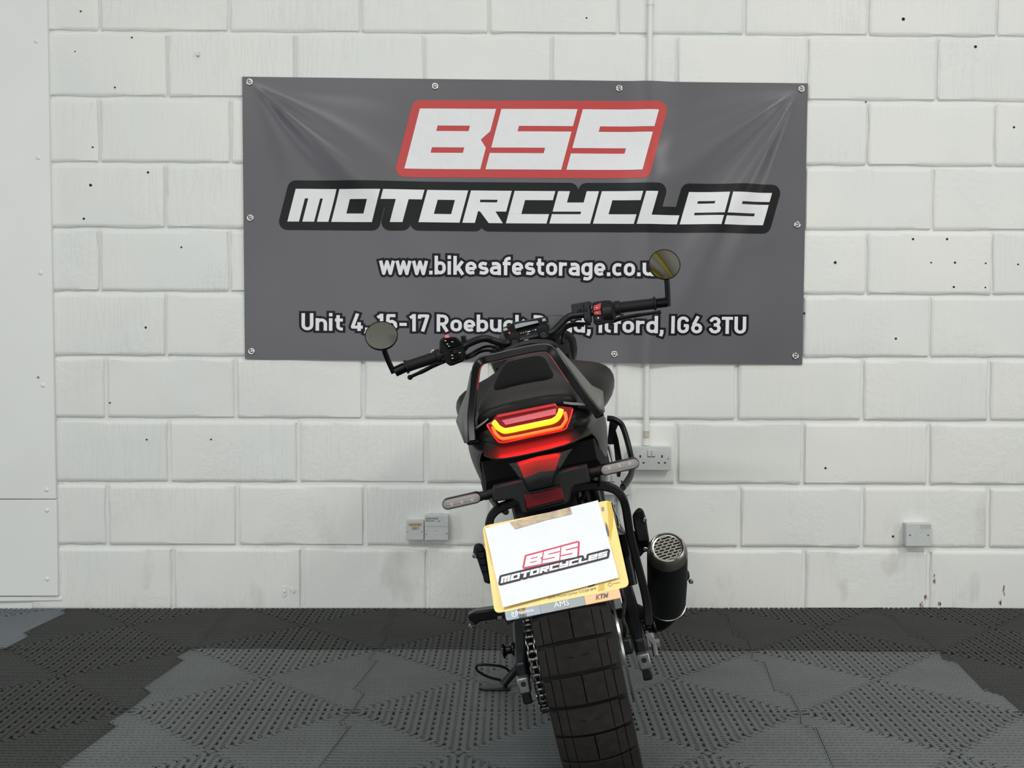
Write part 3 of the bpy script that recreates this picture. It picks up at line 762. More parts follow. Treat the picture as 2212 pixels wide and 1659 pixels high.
for (x, z) in [(-0.8396,1.8504), (-0.1937,1.8412), (0.4515,1.8384), (1.0943,1.842), (-0.8397,1.3791), (1.0861,1.3659), (-0.8381,0.9115), (-0.1976,0.9089), (0.4405,0.9062), (1.086,0.9019)]:
    y = -.006 - fold(x, z)
    e = M().lathe([(0, .0125), (-.002, .0122), (-.0034, .0100), (-.0032, .0078), (-.001, .0062), (.001, .0062)], (x - BO.x, y - .0008, z - BO.z), (0, 1, 0), 20).build('eyelet', CHROME, banner, 70)
    M().lathe([(-.0008, .0060), (-.0022, .0050), (-.003, .0022), (-.0018, .0020)], (x - BO.x, y - .0008, z - BO.z), (0, 1, 0), 12, True).build('fixing_screw', SCREW, e, 70)

# ------------------------------------------------------------------ the motorcycle (built upright in its own frame: x right, y forward, z up, rear contact patch at the origin)
BLK = mat('matt_black_plastic', (0.008, 0.008, 0.009), 0.50, spec=0.22, bump=(900, 0.06, 0.0002))
BLK2 = mat('charcoal_bodywork', (0.010, 0.0095, 0.009), 0.42, spec=0.22, bump=(1200, 0.05, 0.0002))
GLOSS = mat('gloss_black', (0.004, 0.004, 0.005), 0.26, spec=0.16)
FRAME = mat('satin_black_metal', (0.005, 0.006, 0.008), 0.36, spec=0.3)
DEEP = mat('dead_black', (0.004, 0.004, 0.005), 0.8, spec=0.2)
SEATM = mat('seat_vinyl', (0.0085, 0.0080, 0.0075), 0.46, spec=0.16, bump=(700, 0.12, 0.0003))
PADM = mat('seat_fabric', (0.0045, 0.005, 0.005), 0.75, spec=0.05, bump=(1500, 0.2, 0.0003))
TYRE = mat('tyre_rubber', (0.0175, 0.0155, 0.0135), 0.68, spec=0.2, bump=(300, 0.15, 0.0004), var=(60, 0.25))
TYRE_S = mat('tyre_groove_rubber', (0.005, 0.005, 0.0055), 0.6, spec=0.2)
STEEL = mat('brushed_steel', (0.42, 0.42, 0.42), 0.28, 1.0)
DSTEEL = mat('oiled_chain_steel', (0.10, 0.097, 0.093), 0.30, 1.0)
ALU = mat('cast_grey_aluminium', (0.22, 0.22, 0.22), 0.42, 0.9)
MESHM = mat('bright_steel_mesh', (0.85, 0.85, 0.82), 0.25, 1.0)
CANM = mat('black_muffler_paint', (0.008, 0.008, 0.009), 0.5, spec=0.28, bump=(900, 0.08, 0.0002))
CAPM = mat('smoked_steel_cap', (0.24, 0.23, 0.215), 0.36, 0.9)
YELLOW = mat('yellow_plate', (0.80, 0.58, 0.185), 0.42, bump=(420, 0.25, 0.0003), var=(300, 0.05))
YELLOW_D = mat('dark_yellow_tape', (0.56, 0.36, 0.015), 0.4)
PAPERM = mat('white_paper', (0.72, 0.73, 0.76), 0.7, bump=(30, 0.08, 0.002), var=(20, 0.015))
TAPEM = mat('brown_packing_tape', (0.36, 0.26, 0.15), 0.35, spec=0.6, bump=(140, 0.5, 0.001), var=(50, 0.35))
P_RED = mat('paper_red_ink', (0.58, 0.055, 0.11), 0.6)
P_BLK = mat('paper_black_ink', (0.026, 0.020, 0.030), 0.6)
P_WHT = mat('paper_bare', (0.76, 0.77, 0.79), 0.7)
STRIP_B = mat('steel_blue_strip', (0.19, 0.23, 0.29), 0.35, bump=(300, .1, .0003))
STRIP_G = mat('grey_strip', (0.17, 0.20, 0.21), 0.35, bump=(300, .1, .0003))
STRIP_O = mat('orange_strip', (0.85, 0.42, 0.19), 0.4, bump=(300, .1, .0003))
S_WHITE = mat('strip_white_ink', (0.75, 0.77, 0.78), 0.4)
S_DARK = mat('strip_dark_ink', (0.07, 0.06, 0.06), 0.4)
S_PINK = mat('strip_pink_ink', (0.50, 0.33, 0.31), 0.4)
NAVY = mat('navy_tape', (0.015, 0.022, 0.06), 0.4)
REDP = mat('red_switch_plastic', (0.50, 0.03, 0.045), 0.35)
REDT = mat('red_trim_line', (0.32, 0.02, 0.025), 0.4)
REFL = mat('red_reflector', (0.10, 0.0015, 0.004), 0.25, spec=0.14, bump=(900, 0.35, 0.001))
LENSR = mat('dark_red_lens', (0.16, 0.006, 0.012), 0.14, spec=0.6, emit=(0.9, 0.02, 0.02), estr=0.06)
RECES = mat('pink_lit_recess', (0.35, 0.06, 0.08), 0.3, emit=(0.9, 0.16, 0.2), estr=0.30, bump=(300, .5, .002))
LED_Y = mat('tail_light_inner_tube', (0.9, 0.3, 0.02), 0.3, emit=(1.0, 0.68, 0.015), estr=1.2)
LED_O = mat('tail_light_outer_tube', (0.8, 0.1, 0.02), 0.3, emit=(1.0, 0.15, 0.008), estr=1.0)
LED_R = mat('tail_light_edge_glow', (0.6, 0.02, 0.02), 0.3, emit=(1.0, 0.015, 0.015), estr=0.75)
CLEAR = mat('smoked_clear_lens', (0.55, 0.55, 0.54), 0.14, spec=0.6, alpha=0.30)
AMBER = mat('amber_led', (0.62, 0.27, 0.17), 0.4)
MIRROR = mat('mirror_glass', (0.46, 0.48, 0.46), 0.03, 1.0)
SCREEN = mat('display_glass', (0.010, 0.011, 0.014), 0.08, spec=0.7)
SCREEN2 = mat('display_reflection', (0.30, 0.33, 0.35), 0.15, spec=0.6)  # grey of the reflection painted on the display, shared by its buttons
LAMP_R = mat('red_warning_lamp', (0.6, 0.05, 0.05), 0.4, emit=(1, 0.12, 0.1), estr=1.2)
ICON_W = mat('icon_white', (0.6, 0.62, 0.62), 0.5)
ICON_G = mat('icon_green', (0.25, 0.30, 0.08), 0.5)
ICON_B = mat('icon_blue', (0.05, 0.10, 0.35), 0.5)

bike = thing('motorcycle', 'black roadster motorcycle leaning on its side stand, lit red tail light facing us', 'motorcycle', (0.262, 2.36, 0))
LEAN = Matrix.Rotation(math.radians(-3.3), 4, 'Z') @ Matrix.Rotation(math.radians(-12.2), 4, 'Y')
bike.rotation_euler = LEAN.to_euler()
def part(m, name, material, parent=None, **k): return m.build(name, material, parent or bike, **k)
def slab(pts, d, fwd=True): return M().extrude(pts, (0, d, 0))
def bolt(p, r, parent, material=None, ax=(0, 1, 0), h=.004, name='bolt'):
    return part(M().lathe([(0, r), (-h * .6, r), (-h, r * .7), (-h * 1.02, r * .45), (-h * .5, r * .4)], p, ax, 12, True), name, material or STEEL, parent, smooth=40)

# --- rear wheel
AX = Vector((0, 0, .306))
rw = part(M().lathe([(-.058, .205), (-.064, .226), (-.052, .222), (-.046, .212), (-.02, .198), (.02, .198), (.046, .212), (.052, .222), (.064, .226), (.058, .205), (.03, .188), (-.03, .188), (-.058, .205)], (0, 0, 0), (1, 0, 0), 48)
    .lathe([(-.05, .035), (-.05, .05), (-.03, .05), (.03, .045), (.05, .045), (.05, .03)], (0, 0, 0), (1, 0, 0), 24, True), 'rear_wheel', FRAME)
rw.location = AX
for k in range(5):
    a = 2 * PI * k / 5 + .3
    for s_ in (-.16, .16):
        part(M().tube([(0, .04 * math.cos(a), .04 * math.sin(a)), (0, .195 * math.cos(a + s_), .195 * math.sin(a + s_))], [.016, .011], 8, 1.0), 'spoke', FRAME, rw)
def crown(x): return .2975 - .0175 * (abs(x) / .07) ** 2.3
prof = [(-.056, .222), (-.070, .240), (-.0755, .262)] + [(x, crown(x)) for x in (-.072, -.066, -.055, -.04, -.02, 0, .02, .04, .055, .066, .072)] + [(.0755, .262), (.070, .240), (.056, .222)]
part(M().lathe(prof, (0, 0, 0), (1, 0, 0), 96), 'tyre', TYRE_S, rw, smooth=60)
PIT = 2 * PI / 32
def tread(x0, x1, a0, a1, skew=0.0, holes=()):
    """a raised tread block between lateral positions and wheel angles (0 = rearmost)"""
    m = M(); nx = max(2, int((x1 - x0) / .010)); na = 3
    def pt(x, a, lift):
        r = crown(x) + lift
        aa = a + skew * abs(x)
        return (x, -r * math.cos(aa), -r * math.sin(aa))
    top = []
    for i in range(na + 1):
        a = a0 + (a1 - a0) * i / na
        top.append([pt(x0 + (x1 - x0) * j / nx, a, .0088) for j in range(nx + 1)])
    m.grid(top)
    ring = top[0] + [r[-1] for r in top[1:]] + list(reversed(top[-1][:-1])) + [r[0] for r in reversed(top[1:-1])]
    def low(p): 
        r = math.hypot(p[1], p[2]); k = (r - .0096) / r
        return (p[0] * 1.0, p[1] * k, p[2] * k)
    m.loft([ring, [low(p) for p in ring]], True, (False, False))
    return m
g = .0125
A0, A1_ = -PIT / 2 + g, PIT / 2 - g
skw = .0
mids = {}
mids['c'] = tread(-.0405, .0405, A0, A1_, skw).mesh('tread_block', TYRE, 35)
mids['l'] = tread(-.0405, -.0012, A0, A1_, skw).mesh('tread_block', TYRE, 35); mids['r'] = tread(.0012, .0405, A0, A1_, skw).mesh('tread_block', TYRE, 35)
mids['ml'] = tread(-.0575, -.0418, A0, A1_, skw).mesh('tread_block', TYRE, 35); mids['mr'] = tread(.0418, .0575, A0, A1_, skw).mesh('tread_block', TYRE, 35)
mids['ol'] = tread(-.0725, -.0590, A0 + .012, A1_, skw).mesh('tread_block', TYRE, 35); mids['or'] = tread(.0590, .0725, A0 + .012, A1_, skw).mesh('tread_block', TYRE, 35)
sip = M()
for s_ in (-1, 1):
    p = [(s_ * x, -(crown(x) + .0090) * math.cos(a), -(crown(x) + .0090) * math.sin(a)) for x, a in ((.008, .004), (.020, -.006), (.020, -.012), (.008, -.002))]
    sip.quad(*p)
sipm = sip.mesh('tread_sipe', DEEP, None)
for k in range(32):
    a = math.radians(2.5) + PIT * (k + .5)
    for key in (('ml', 'mr', 'ol', 'or') + (('l', 'r') if k % 2 else ('c',))):
        link('tread_block', mids[key], rw, None, (a, 0, 0))
    if k % 2 == 0: link('tread_sipe', sipm, rw, None, (a, 0, 0))
part(M().lathe([(.082, .060), (.082, .120), (.087, .120), (.087, .060), (.082, .060)], (0, 0, 0), (1, 0, 0), 48), 'brake_disc', STEEL, rw)
m = M(); NT = 40
ring_o = [(.094 + .010 * (k % 2 == 0) , 2 * PI * k / (2 * NT)) for k in range(2 * NT)]
m.loft([[(x, r * math.cos(a), r * math.sin(a)) for r, a in ring_o] for x in (-.100, -.094)])
part(m, 'sprocket', FRAME, rw)

# --- chain around the rear sprocket
chain = part(M().tube([(-.097, .0, .402), (-.097, .62, .415)], .003, 6).tube([(-.097, .0, .210), (-.097, .62, .33)], .003, 6), 'chain', DEEP)
RS = .1015; pts = []
yk = .60
while yk > 0: pts.append(((yk), .306 + RS + .02 * yk / .6, 0.033)); yk -= .0159
a = 90.0
while a < 272: 
    r_ = math.radians(a); pts.append((RS * math.cos(r_), .306 + RS * math.sin(r_), None)); a += math.degrees(.0159 / RS)
yk = .008
while yk < .6: pts.append((yk, .306 - RS + .115 * yk / .6, 0)); yk += .0159
def link_mesh(off):
    m = M()
    for s_ in (-1, 1):
        x = s_ * off
        o = [(math.cos(t) * .0062 + dx, math.sin(t) * .0062) for dx, rng_ in ((.0079, (-PI / 2, PI / 2)), (-.0079, (PI / 2, 3 * PI / 2))) for t in [rng_[0] + (rng_[1] - rng_[0]) * q / 4 for q in range(5)]]
        w_ = [(y, z * (.78 if abs(y) < .0079 else 1)) for y, z in o]
        m.loft([[(x - .0008, y, z) for y, z in w_], [(x + .0008, y, z) for y, z in w_]])
    for y in (-.0079, .0079): m.rod((-off - .0016, y, 0), (off + .0016, y, 0), .0026, 8)
    m.rod((-.0035, -.0079, 0), (.0035, -.0079, 0), .0050, 10)
    return m.mesh('chain_link', DSTEEL, 40)
LK = [link_mesh(.0062), link_mesh(.0088)]
for k in range(len(pts) - 1):
    y0, z0 = pts[k][:2]; y1, z1 = pts[k + 1][:2]
    link('chain_link', LK[k % 2], chain, (-.097, (y0 + y1) / 2, (z0 + z1) / 2), (math.atan2(z1 - z0, y1 - y0), 0, 0))

# --- swingarm
def sec(c, w, h): return [(c[0] + sx * w / 2, c[1], c[2] + sz * h / 2) for sx, sz in ((-1, -1), (1, -1), (1, 1), (-1, 1))]
sw = M()
for s_ in (-1, 1):
    x = .129 if s_ < 0 else .122
    sw.loft([sec((s_ * x, -.055, .303), .024, .046), sec((s_ * x, .02, .306), .028, .058), sec((s_ * x, .12, .325), .030, .074), sec((s_ * .118, .34, .37), .034, .088), sec((s_ * .10, .52, .395), .036, .085)])
sw.tube([(-.12, .50, .395), (.12, .50, .395)], .04, 12)
sw = part(sw, 'swingarm', FRAME, bevel=.006, seg=3)
for s_, nm in ((-1, 0), (1, 1)):
    x = .129 if s_ < 0 else .122
    part(M().box((s_ * (x), -.066, .283), (.026, .024, .034)), 'chain_adjuster', ALU, sw, bevel=.004)
    part(M().lathe([(-.013, .0055), (-.0125, .0055)], (s_ * x, -.066, .287), (0, 1, 0), 14, True), 'adjuster_hole', HOLE, sw)
    part(M().rod((s_ * x, -.079, .279), (s_ * x, -.060, .279), .0028, 8), 'adjuster_screw', STEEL, sw)
    part(M().loft([sec((s_ * x, -.058, .253), .020, .030), sec((s_ * (x + .004), -.04, .243), .016, .016)]), 'adjuster_end', FRAME, sw, bevel=.004)
bp = (-0.157,0.05,0.329)
m = M().lathe([(-.0135, .009), (-.0125, .0165), (-.0095, .0165), (-.0045, .0092), (.0045, .0092), (.0095, .0165), (.0125, .0165), (.0135, .009)], (0, 0, 0), (1, 0, 0), 20, True)
mm = m.mesh('paddock_bobbin', GLOSS, 40)
link('paddock_bobbin', mm, sw, bp); link('paddock_bobbin', mm, sw, (.150, .05, .318))
part(M().lathe([(0, .020), (.006, .020), (.007, .014), (.014, .0135), (.016, .010)], (.138, -.005, .306), (1, 0, 0), 6, True), 'axle_nut', STEEL, sw, smooth=None)
part(M().tube([(.138, -.015, .322), (.150, -.02, .30), (.149, -.03, .277)], .006, 8), 'axle_clip', mat('dull_alloy', (.12, .12, .12), .4, .9), sw)
part(M().rod((.150, -.01, .297), (.163, -.012, .296), .010, 6), 'axle_end', STEEL, sw, smooth=None)
# brake caliper and hose on the right
cal = part(M().box((.094, .045, .415), (.040, .10, .05)), 'brake_caliper', FRAME, bevel=.010, seg=3)
part(M().box((.090, -.012, .402), (.028, .012, .036)), 'pad_pin_cover', STEEL, cal, bevel=.003)
part(M().tube(catmull([(0.121,0.05,0.425), (0.106,-0.02,0.389), (0.098,-0.03,0.368), (0.098,-0.03,0.348), (0.093,-0.02,0.327)]), .0042, 8), 'brake_hose', BLK2)
part(M().box((.094, -.06, .318), (.022, .02, .034)), 'sensor_bracket', FRAME, cal, bevel=.006)

# --- engine, frame and front end (mostly hidden behind the tail)
eng = part(M().box((0, .72, .42), (.22, .46, .30)), 'engine', DEEP, bevel=.03, seg=3)
part(M().lathe([(0, .08), (.03, .078), (.04, .06)], (.105, .66, .40), (1, 0, 0), 24, True), 'clutch_cover', FRAME, eng)
part(M().lathe([(0, .07), (.03, .068), (.04, .05)], (-.105, .70, .40), (-1, 0, 0), 24, True), 'alternator_cover', FRAME, eng)
fr = M()
for s_ in (-1, 1):
    fr.tube([(s_ * .10, .50, .45), (s_ * .11, .62, .62), (s_ * .10, .80, .76), (s_ * .04, 1.00, .86)], .017, 10)
    fr.tube([(s_ * .10, .52, .50), (s_ * .09, .22, .74), (s_ * .08, -.10, .79)], .013, 10)
part(fr, 'frame', FRAME, smooth=60)
sh = part(M().rod((.055, .40, .44), (.045, .18, .66), .016, 12), 'shock_absorber', FRAME)
part(M().tube([( .055 + .030 * math.cos(t) - .010 * t / 44, .38 - .0045 * t + .02 * math.sin(t) * .5, .46 + .0042 * t + .024 * math.sin(t)) for t in [q * .45 for q in range(98)]], .0052, 6), 'shock_spring', DEEP, sh, smooth=60)
part(M().tube([(0.136,0.12,0.515), (0.134,0.12,0.465)], [.017, .017], 14), 'shock_reservoir', GLOSS, sh)
part(M().tube([(0.134,0.12,0.465), (0.133,0.12,0.4)], [.013, .014], 14), 'reservoir_clamp', FRAME, sh)
fw = part(M().lathe([(-.045, .20), (-.05, .216), (-.03, .205), (.03, .205), (.05, .216), (.045, .20), (-.045, .20)], (0, 0, 0), (1, 0, 0), 40), 'front_wheel', FRAME)
fw.location = (0, 1.32, .298); fw.rotation_euler = (0, 0, math.radians(5))
part(M().lathe([(-.045, .215), (-.058, .245), (-.055, .27), (-.035, .288), (0, .297), (.035, .288), (.055, .27), (.058, .245), (.045, .215)], (0, 0, 0), (1, 0, 0), 64), 'tyre', TYRE, fw, smooth=60)
for k in range(5):
    a = 2 * PI * k / 5
    part(M().tube([(0, 0, 0), (0, .20 * math.cos(a), .20 * math.sin(a))], [.018, .011], 8), 'spoke', FRAME, fw)
fk = M()
for s_ in (-1, 1): fk.tube([(s_ * .095, 1.30, .30), (s_ * .095, 1.12, .66), (s_ * .095, .97, .95)], [.024, .026, .022], 14)
fk.box((0, .985, .93), (.23, .07, .03)); fk.box((0, 1.10, .70), (.23, .06, .04))
part(fk, 'front_fork', FRAME, smooth=50)
# radiator shrouds seen past the tail on either side
def shroud(s_):
    P = [(0.174,0.72,0.723), (0.19,0.72,0.718), (0.206,0.72,0.703), (0.211,0.72,0.689), (0.214,0.71,0.661), (0.215,0.69,0.619), (0.213,0.66,0.59), (0.197,0.6,0.569), (0.171,0.54,0.555)]
    k = 1 if s_ > 0 else -1
    fix = lambda L: [(p[0] if k > 0 else -(p[0] - .034), p[1], p[2]) for p in L]
    o = part(M().tube(catmull(fix(P), 5), .0078, 8, 1.3), 'radiator_shroud', FRAME, smooth=60)
    Q = [(0.181,0.74,0.715), (0.202,0.74,0.7), (0.191,0.74,0.684), (0.193,0.74,0.658), (0.19,0.72,0.595), (0.174,0.66,0.567), (0.166,0.66,0.569), (0.178,0.74,0.648), (0.16,0.74,0.651)]
    part(M().extrude(fix(Q)[:5] + fix(Q)[5:], (0, .012, 0)), 'shroud_panel', DEEP, o)
    part(M().tube(fix([(0.161,0.7,0.652), (0.163,0.7,0.623), (0.165,0.68,0.59)]), .004, 8), 'shroud_brace', ALU, o)
    part(M().tube(fix([(0.196,0.6,0.57), (0.183,0.57,0.562), (0.169,0.54,0.552)]), .0075, 8), 'shroud_end', ALU, o)
    return o
shroud(1); shroud(-1)

# --- rear swing-arm hoop that holds up the plate carrier
H_ = [(-0.137,0,0.609), (-0.129,0,0.626), (-0.113,0,0.638), (-0.088,0,0.644), (-0.055,0,0.648), (-0.005,0,0.651), (0.046,0,0.65), (0.084,0,0.649), (0.117,0,0.641), (0.139,0,0.628), (0.149,0,0.61), (0.152,0.01,0.583), (0.15,0.02,0.531), (0.152,0.03,0.474), (0.155,0.04,0.413), (0.155,0.05,0.362), (0.149,0.05,0.323)]
path = catmull(H_, 4)
rings = []
for i, p in enumerate(path):
    t = (path[min(i + 1, len(path) - 1)] - path[max(i - 1, 0)]).normalized(); n_ = Vector((t.z, 0, -t.x)).normalized(); w_ = .0085
    rings.append([p + n_ * w_ + Vector((0, -.014, 0)), p + n_ * w_ + Vector((0, .02, 0)), p - n_ * w_ + Vector((0, .02, 0)), p - n_ * w_ + Vector((0, -.014, 0))])
part(M().loft(rings), 'plate_hoop', BLK, bevel=.003)
LH = [(-0.137,0,0.609), (-0.146,0.03,0.55), (-0.156,0.05,0.446), (-0.138,0.05,0.386)]
part(M().tube(catmull(LH, 4), .009, 8), 'plate_hoop_stay', BLK)

# --- muffler on the right
ma, mb = Vector((0.227,0.13,0.461)), Vector((0.211,0.335,0.286))
ax = (mb - ma).normalized(); Lm = (mb - ma).length
muf = part(M().lathe([(.022, .0385), (.03, .0445), (.05, .0455), (Lm * .6, .046), (Lm - .006, .044), (Lm, .043), (Lm + .002, .038), (Lm + .03, .03)], ma, ax, 40, True), 'muffler', CANM, smooth=40)
part(M().lathe([(.026, .0452), (.012, .0440), (.002, .0405), (-.003, .0375), (-.0045, .0355), (-.002, .0335), (.010, .0330)], ma, ax, 40), 'end_cap', CAPM, muf, smooth=60)
u_ = (Vector((1, 0, 0)) - ax * ax.x).normalized(); v_ = ax.cross(u_)
if v_.z < 0: v_ = -v_
mk = M()      # polished lip, broken into four arcs
for q in range(4):
    a0 = math.radians(90 * q + 24); a1 = math.radians(90 * q + 102)
    mk.tube([ma - ax * .0042 + (u_ * math.cos(a0 + (a1 - a0) * t / 8) + v_ * math.sin(a0 + (a1 - a0) * t / 8)) * .0362 for t in range(9)], .0017, 6)
part(mk, 'polished_lip', MESHM, muf, smooth=60)
part(M().lathe([(-.0015, .0325), (-.0005, .0300), (.004, .0290), (.004, .0325), (-.0015, .0325)], ma, ax, 40), 'outlet_ring', MESHM, muf, smooth=40)
part(M().lathe([(.012, .032), (.012, .001)], ma, ax, 30, False), 'outlet_bore', DEEP, muf)
mg = M(); RR = .0296
def bar(p, q, w):
    d = (Vector(q) - Vector(p)).normalized(); n2 = Vector((-d.y, d.x)) * w
    c4 = [Vector(p) + n2, Vector(q) + n2, Vector(q) - n2, Vector(p) - n2]
    f = [ma + u_ * c.x + v_ * c.y - ax * .0002 for c in c4]
    mg.extrude(f, ax * .0025)
d1 = Vector((1, .13)).normalized(); n1 = Vector((-d1.y, d1.x)); d2 = Vector((.62, .78)).normalized()
for k in range(-4, 5):
    o_ = n1 * (k * .0068 + .001); hh = math.sqrt(max(0, RR ** 2 - o_.length ** 2))
    bar(o_ - d1 * hh, o_ + d1 * hh, .0016)
for k in range(-4, 5):     # short slanted ties, staggered from row to row
    a_ = n1 * (k * .0068 + .001); b_ = n1 * ((k + 1) * .0068 + .001)
    for q in range(-3, 4):
        s0 = a_ + d1 * (q * .0135 + (.00675 if k % 2 else 0) - .0025); e0 = b_ + d1 * (q * .0135 + (.00675 if k % 2 else 0) + .0025)
        if s0.length < RR and e0.length < RR: bar(s0, e0, .0014)
part(mg, 'outlet_mesh', MESHM, muf, smooth=None)
pb = ma + ax * .062
bolt(pb + Vector((.012, -.0455, .004)), .0035, muf, SCREW)
part(M().tube([mb + ax * (-.004) + (u_ * math.cos(t) + v_ * math.sin(t)) * .0445 for t in [math.radians(188 + 17 * q) for q in range(10)]], .0014, 6), 'edge_highlight', MESHM, muf, smooth=60)  # bright arc drawn as the highlight along the can's lower edge
part(M().tube(catmull([mb, mb + ax * .04, (.17, .47, .22), (.10, .60, .24)]), .028, 14), 'exhaust_pipe', DEEP, muf, smooth=60)

# --- foot pegs
def peg(name, poly, y, d, b, material=BLK):
    o = part(M().extrude(poly, (0, d, 0)), name, material, bevel=.004, seg=2)
    bolt(b, .0062, o, STEEL, (0, 1, .2), .008)
    return o
pl = peg('pillion_peg', [(-0.205,0.25,0.531), (-0.196,0.25,0.533), (-0.186,0.25,0.528), (-0.182,0.25,0.51), (-0.183,0.25,0.48), (-0.183,0.25,0.452), (-0.186,0.25,0.435), (-0.199,0.25,0.442), (-0.199,0.25,0.457), (-0.202,0.25,0.482), (-0.204,0.25,0.5), (-0.212,0.25,0.51)], .25, .028, (-0.207,0.25,0.51))
for q in range(4):
    part(M().box(Vector(lerp((-0.192,0.25,0.525), (-0.19,0.25,0.461), q / 4 + .1)) + Vector((0, -.002, 0)), (.016, .006, .006)), 'grip_rib', GLOSS, pl, bevel=.002)
pr = peg('pillion_peg', [(0.179,0.22,0.538), (0.189,0.22,0.544), (0.197,0.22,0.538), (0.199,0.22,0.519), (0.197,0.22,0.489), (0.196,0.22,0.465), (0.169,0.22,0.469), (0.168,0.22,0.504), (0.17,0.22,0.529)], .22, .028, (0.194,0.22,0.518))
for q in range(3):
    part(M().box(Vector(lerp((0.186,0.22,0.537), (0.186,0.22,0.526), q / 2)) + Vector((0, -.002, 0)), (.018, .006, .0035)), 'grip_rib', GLOSS, pr, bevel=.001)
hg = part(M().extrude([(0.16,0.24,0.475), (0.197,0.24,0.461), (0.194,0.24,0.449), (0.191,0.24,0.441), (0.178,0.24,0.439), (0.17,0.24,0.432), (0.161,0.24,0.434), (0.16,0.24,0.502)], (0, .02, 0)), 'peg_hanger', BLK, bevel=.003)
part(M().tube([(0.169,0.235,0.462), (0.195,0.235,0.457)], .005, 8), 'hanger_tube', GLOSS, hg)
bolt((0.183,0.237,0.447), .006, hg, STEEL)
rl = peg('rider_peg', [(-0.286,0.5,0.318), (-0.263,0.5,0.324), (-0.212,0.5,0.321), (-0.202,0.5,0.31), (-0.169,0.5,0.304), (-0.173,0.5,0.288), (-0.213,0.5,0.294), (-0.258,0.5,0.296), (-0.271,0.5,0.289), (-0.283,0.5,0.305)], .5, .045, (-0.282,0.5,0.292), GLOSS)
part(M().extrude([(-0.211,0.499,0.301), (-0.2,0.499,0.301), (-0.199,0.499,0.294), (-0.211,0.499,0.294)], (0, .004, 0)), 'wear_plate', ALU, rl)
rr = peg('rider_peg', [(0.235,0.5,0.326), (0.277,0.5,0.324), (0.291,0.5,0.317), (0.29,0.5,0.303), (0.286,0.5,0.295), (0.275,0.5,0.292), (0.23,0.5,0.303)], .5, .045, (0.29,0.5,0.292))
# --- side stand, on the floor at the left
foot = Vector((-.2690, .700, .0582))
tip = LEAN.to_3x3().inverted()
up = tip @ Vector((0, 0, 1))
sidx, fwdx = tip @ Vector((1, 0, 0)), tip @ Vector((0, 1, 0))
leg0 = foot + up * .012
ss = part(M().tube([leg0 + sidx * .012, foot + up * .07 + sidx * .062, (-.075, .60, .30)], [.0115, .0115, .014], 12), 'side_stand', FRAME, smooth=50)
fp = [foot + sidx * a + fwdx * b for a, b in roundpoly([(-.052, -.020), (.028, -.024), (.034, .0), (.028, .024), (-.030, .024), (-.056, .004)], .012, 4)]
part(M().extrude([p + up * .0005 for p in fp], up * .007), 'foot_plate', FRAME, ss, bevel=.002)
lp = [foot + up * h + sidx * a + fwdx * .012 for a, h in ((.006, .020), (-.030, .030), (-.058, .047), (-.055, .063), (.0, .060), (.022, .052), (.028, .045))]
part(M().tube(catmull(lp, 5), .0036, 8), 'stand_tang', GLOSS, ss, smooth=60)

# --- seat and tail
def half(pts): return pts + [(-x, z) for x, z in reversed(pts) if x > 1e-6]
def body(sections, name, material, sub=1, **k):
    """sections: (y, [(x, z) of the right half from top centre down])"""
    rings = [[(x, y, z) for x, z in half(p)] for y, p in sections]
    return part(M().loft(rings), name, material, smooth=k.pop('smooth', 60), sub=sub, **k)
seat = body([
 (-.282, [(0, .864), (.050, .863), (.078, .857), (.088, .852), (.086, .849), (.05, .849), (0, .849)]),
 (-.275, [(0, .868), (.052, .867), (.082, .861), (.095, .848), (.092, .838), (.05, .836), (0, .836)]),
 (-.252, [(0, .869), (.054, .868), (.085, .862), (.099, .844), (.097, .806), (.05, .80), (0, .80)]),
 (-.215, [(0, .871), (.055, .870), (.086, .864), (.100, .845), (.100, .81), (.05, .79), (0, .79)]),
 (-.190, [(0, .878), (.057, .877), (.088, .871), (.102, .85), (.102, .81), (.05, .79), (0, .79)]),
 (-.150, [(0, .889), (.056, .888), (.088, .880), (.104, .858), (.104, .81), (.05, .79), (0, .79)]),
 (-.05, [(0, .906), (.050, .905), (.072, .898), (.100, .868), (.110, .81), (.05, .79), (0, .79)]),
 (.08, [(0, .922), (.046, .921), (.060, .911), (.080, .872), (.105, .81), (.05, .78), (0, .78)]),
 (.20, [(0, .934), (.044, .933), (.053, .920), (.062, .88), (.095, .80), (.05, .77), (0, .77)]),
 (.275, [(0, .938), (.044, .936), (.052, .920), (.062, .87), (.09, .79), (.05, .76), (0, .76)]),
 (.33, [(0, .915), (.05, .912), (.056, .890), (.070, .84), (.09, .77), (.05, .75), (0, .75)])], 'seat', SEATM)
pad = M(); rows = []
for y, hw, z in ((-.147, .068, .8890), (-.10, .064, .8985), (-.05, .060, .9065), (.02, .056, .9160), (.08, .053, .9230), (.14, .050, .9290), (.20, .047, .9345), (.258, .045, .9377)):
    rows.append([(hw * t, y, z + .0035 - .0025 * abs(t) ** 4 - (.007 if abs(t) > .9 else 0)) for t in (-1, -.97, -.8, -.4, 0, .4, .8, .97, 1)])
rows[0] = [(x, y, z - .004) for x, y, z in rows[0]]; rows[-1] = [(x, y, z - .006) for x, y, z in rows[-1]]
padr = [(x, y - .006, z - .009) for x, y, z in rows[0]]
pado = part(pad.grid([padr] + rows + [[(x, y + .006, z - .012) for x, y, z in rows[-1]]]), 'pad_panel', PADM, seat, sub=1, smooth=60)
em = M()     # tone-on-tone maker's crown pressed into the pad
def ez(y): return .9385 - .0006 + (y - .20) * .055
def epq(x, y): return (x, y, .9293 + .0031 + (y - .14) * .095)
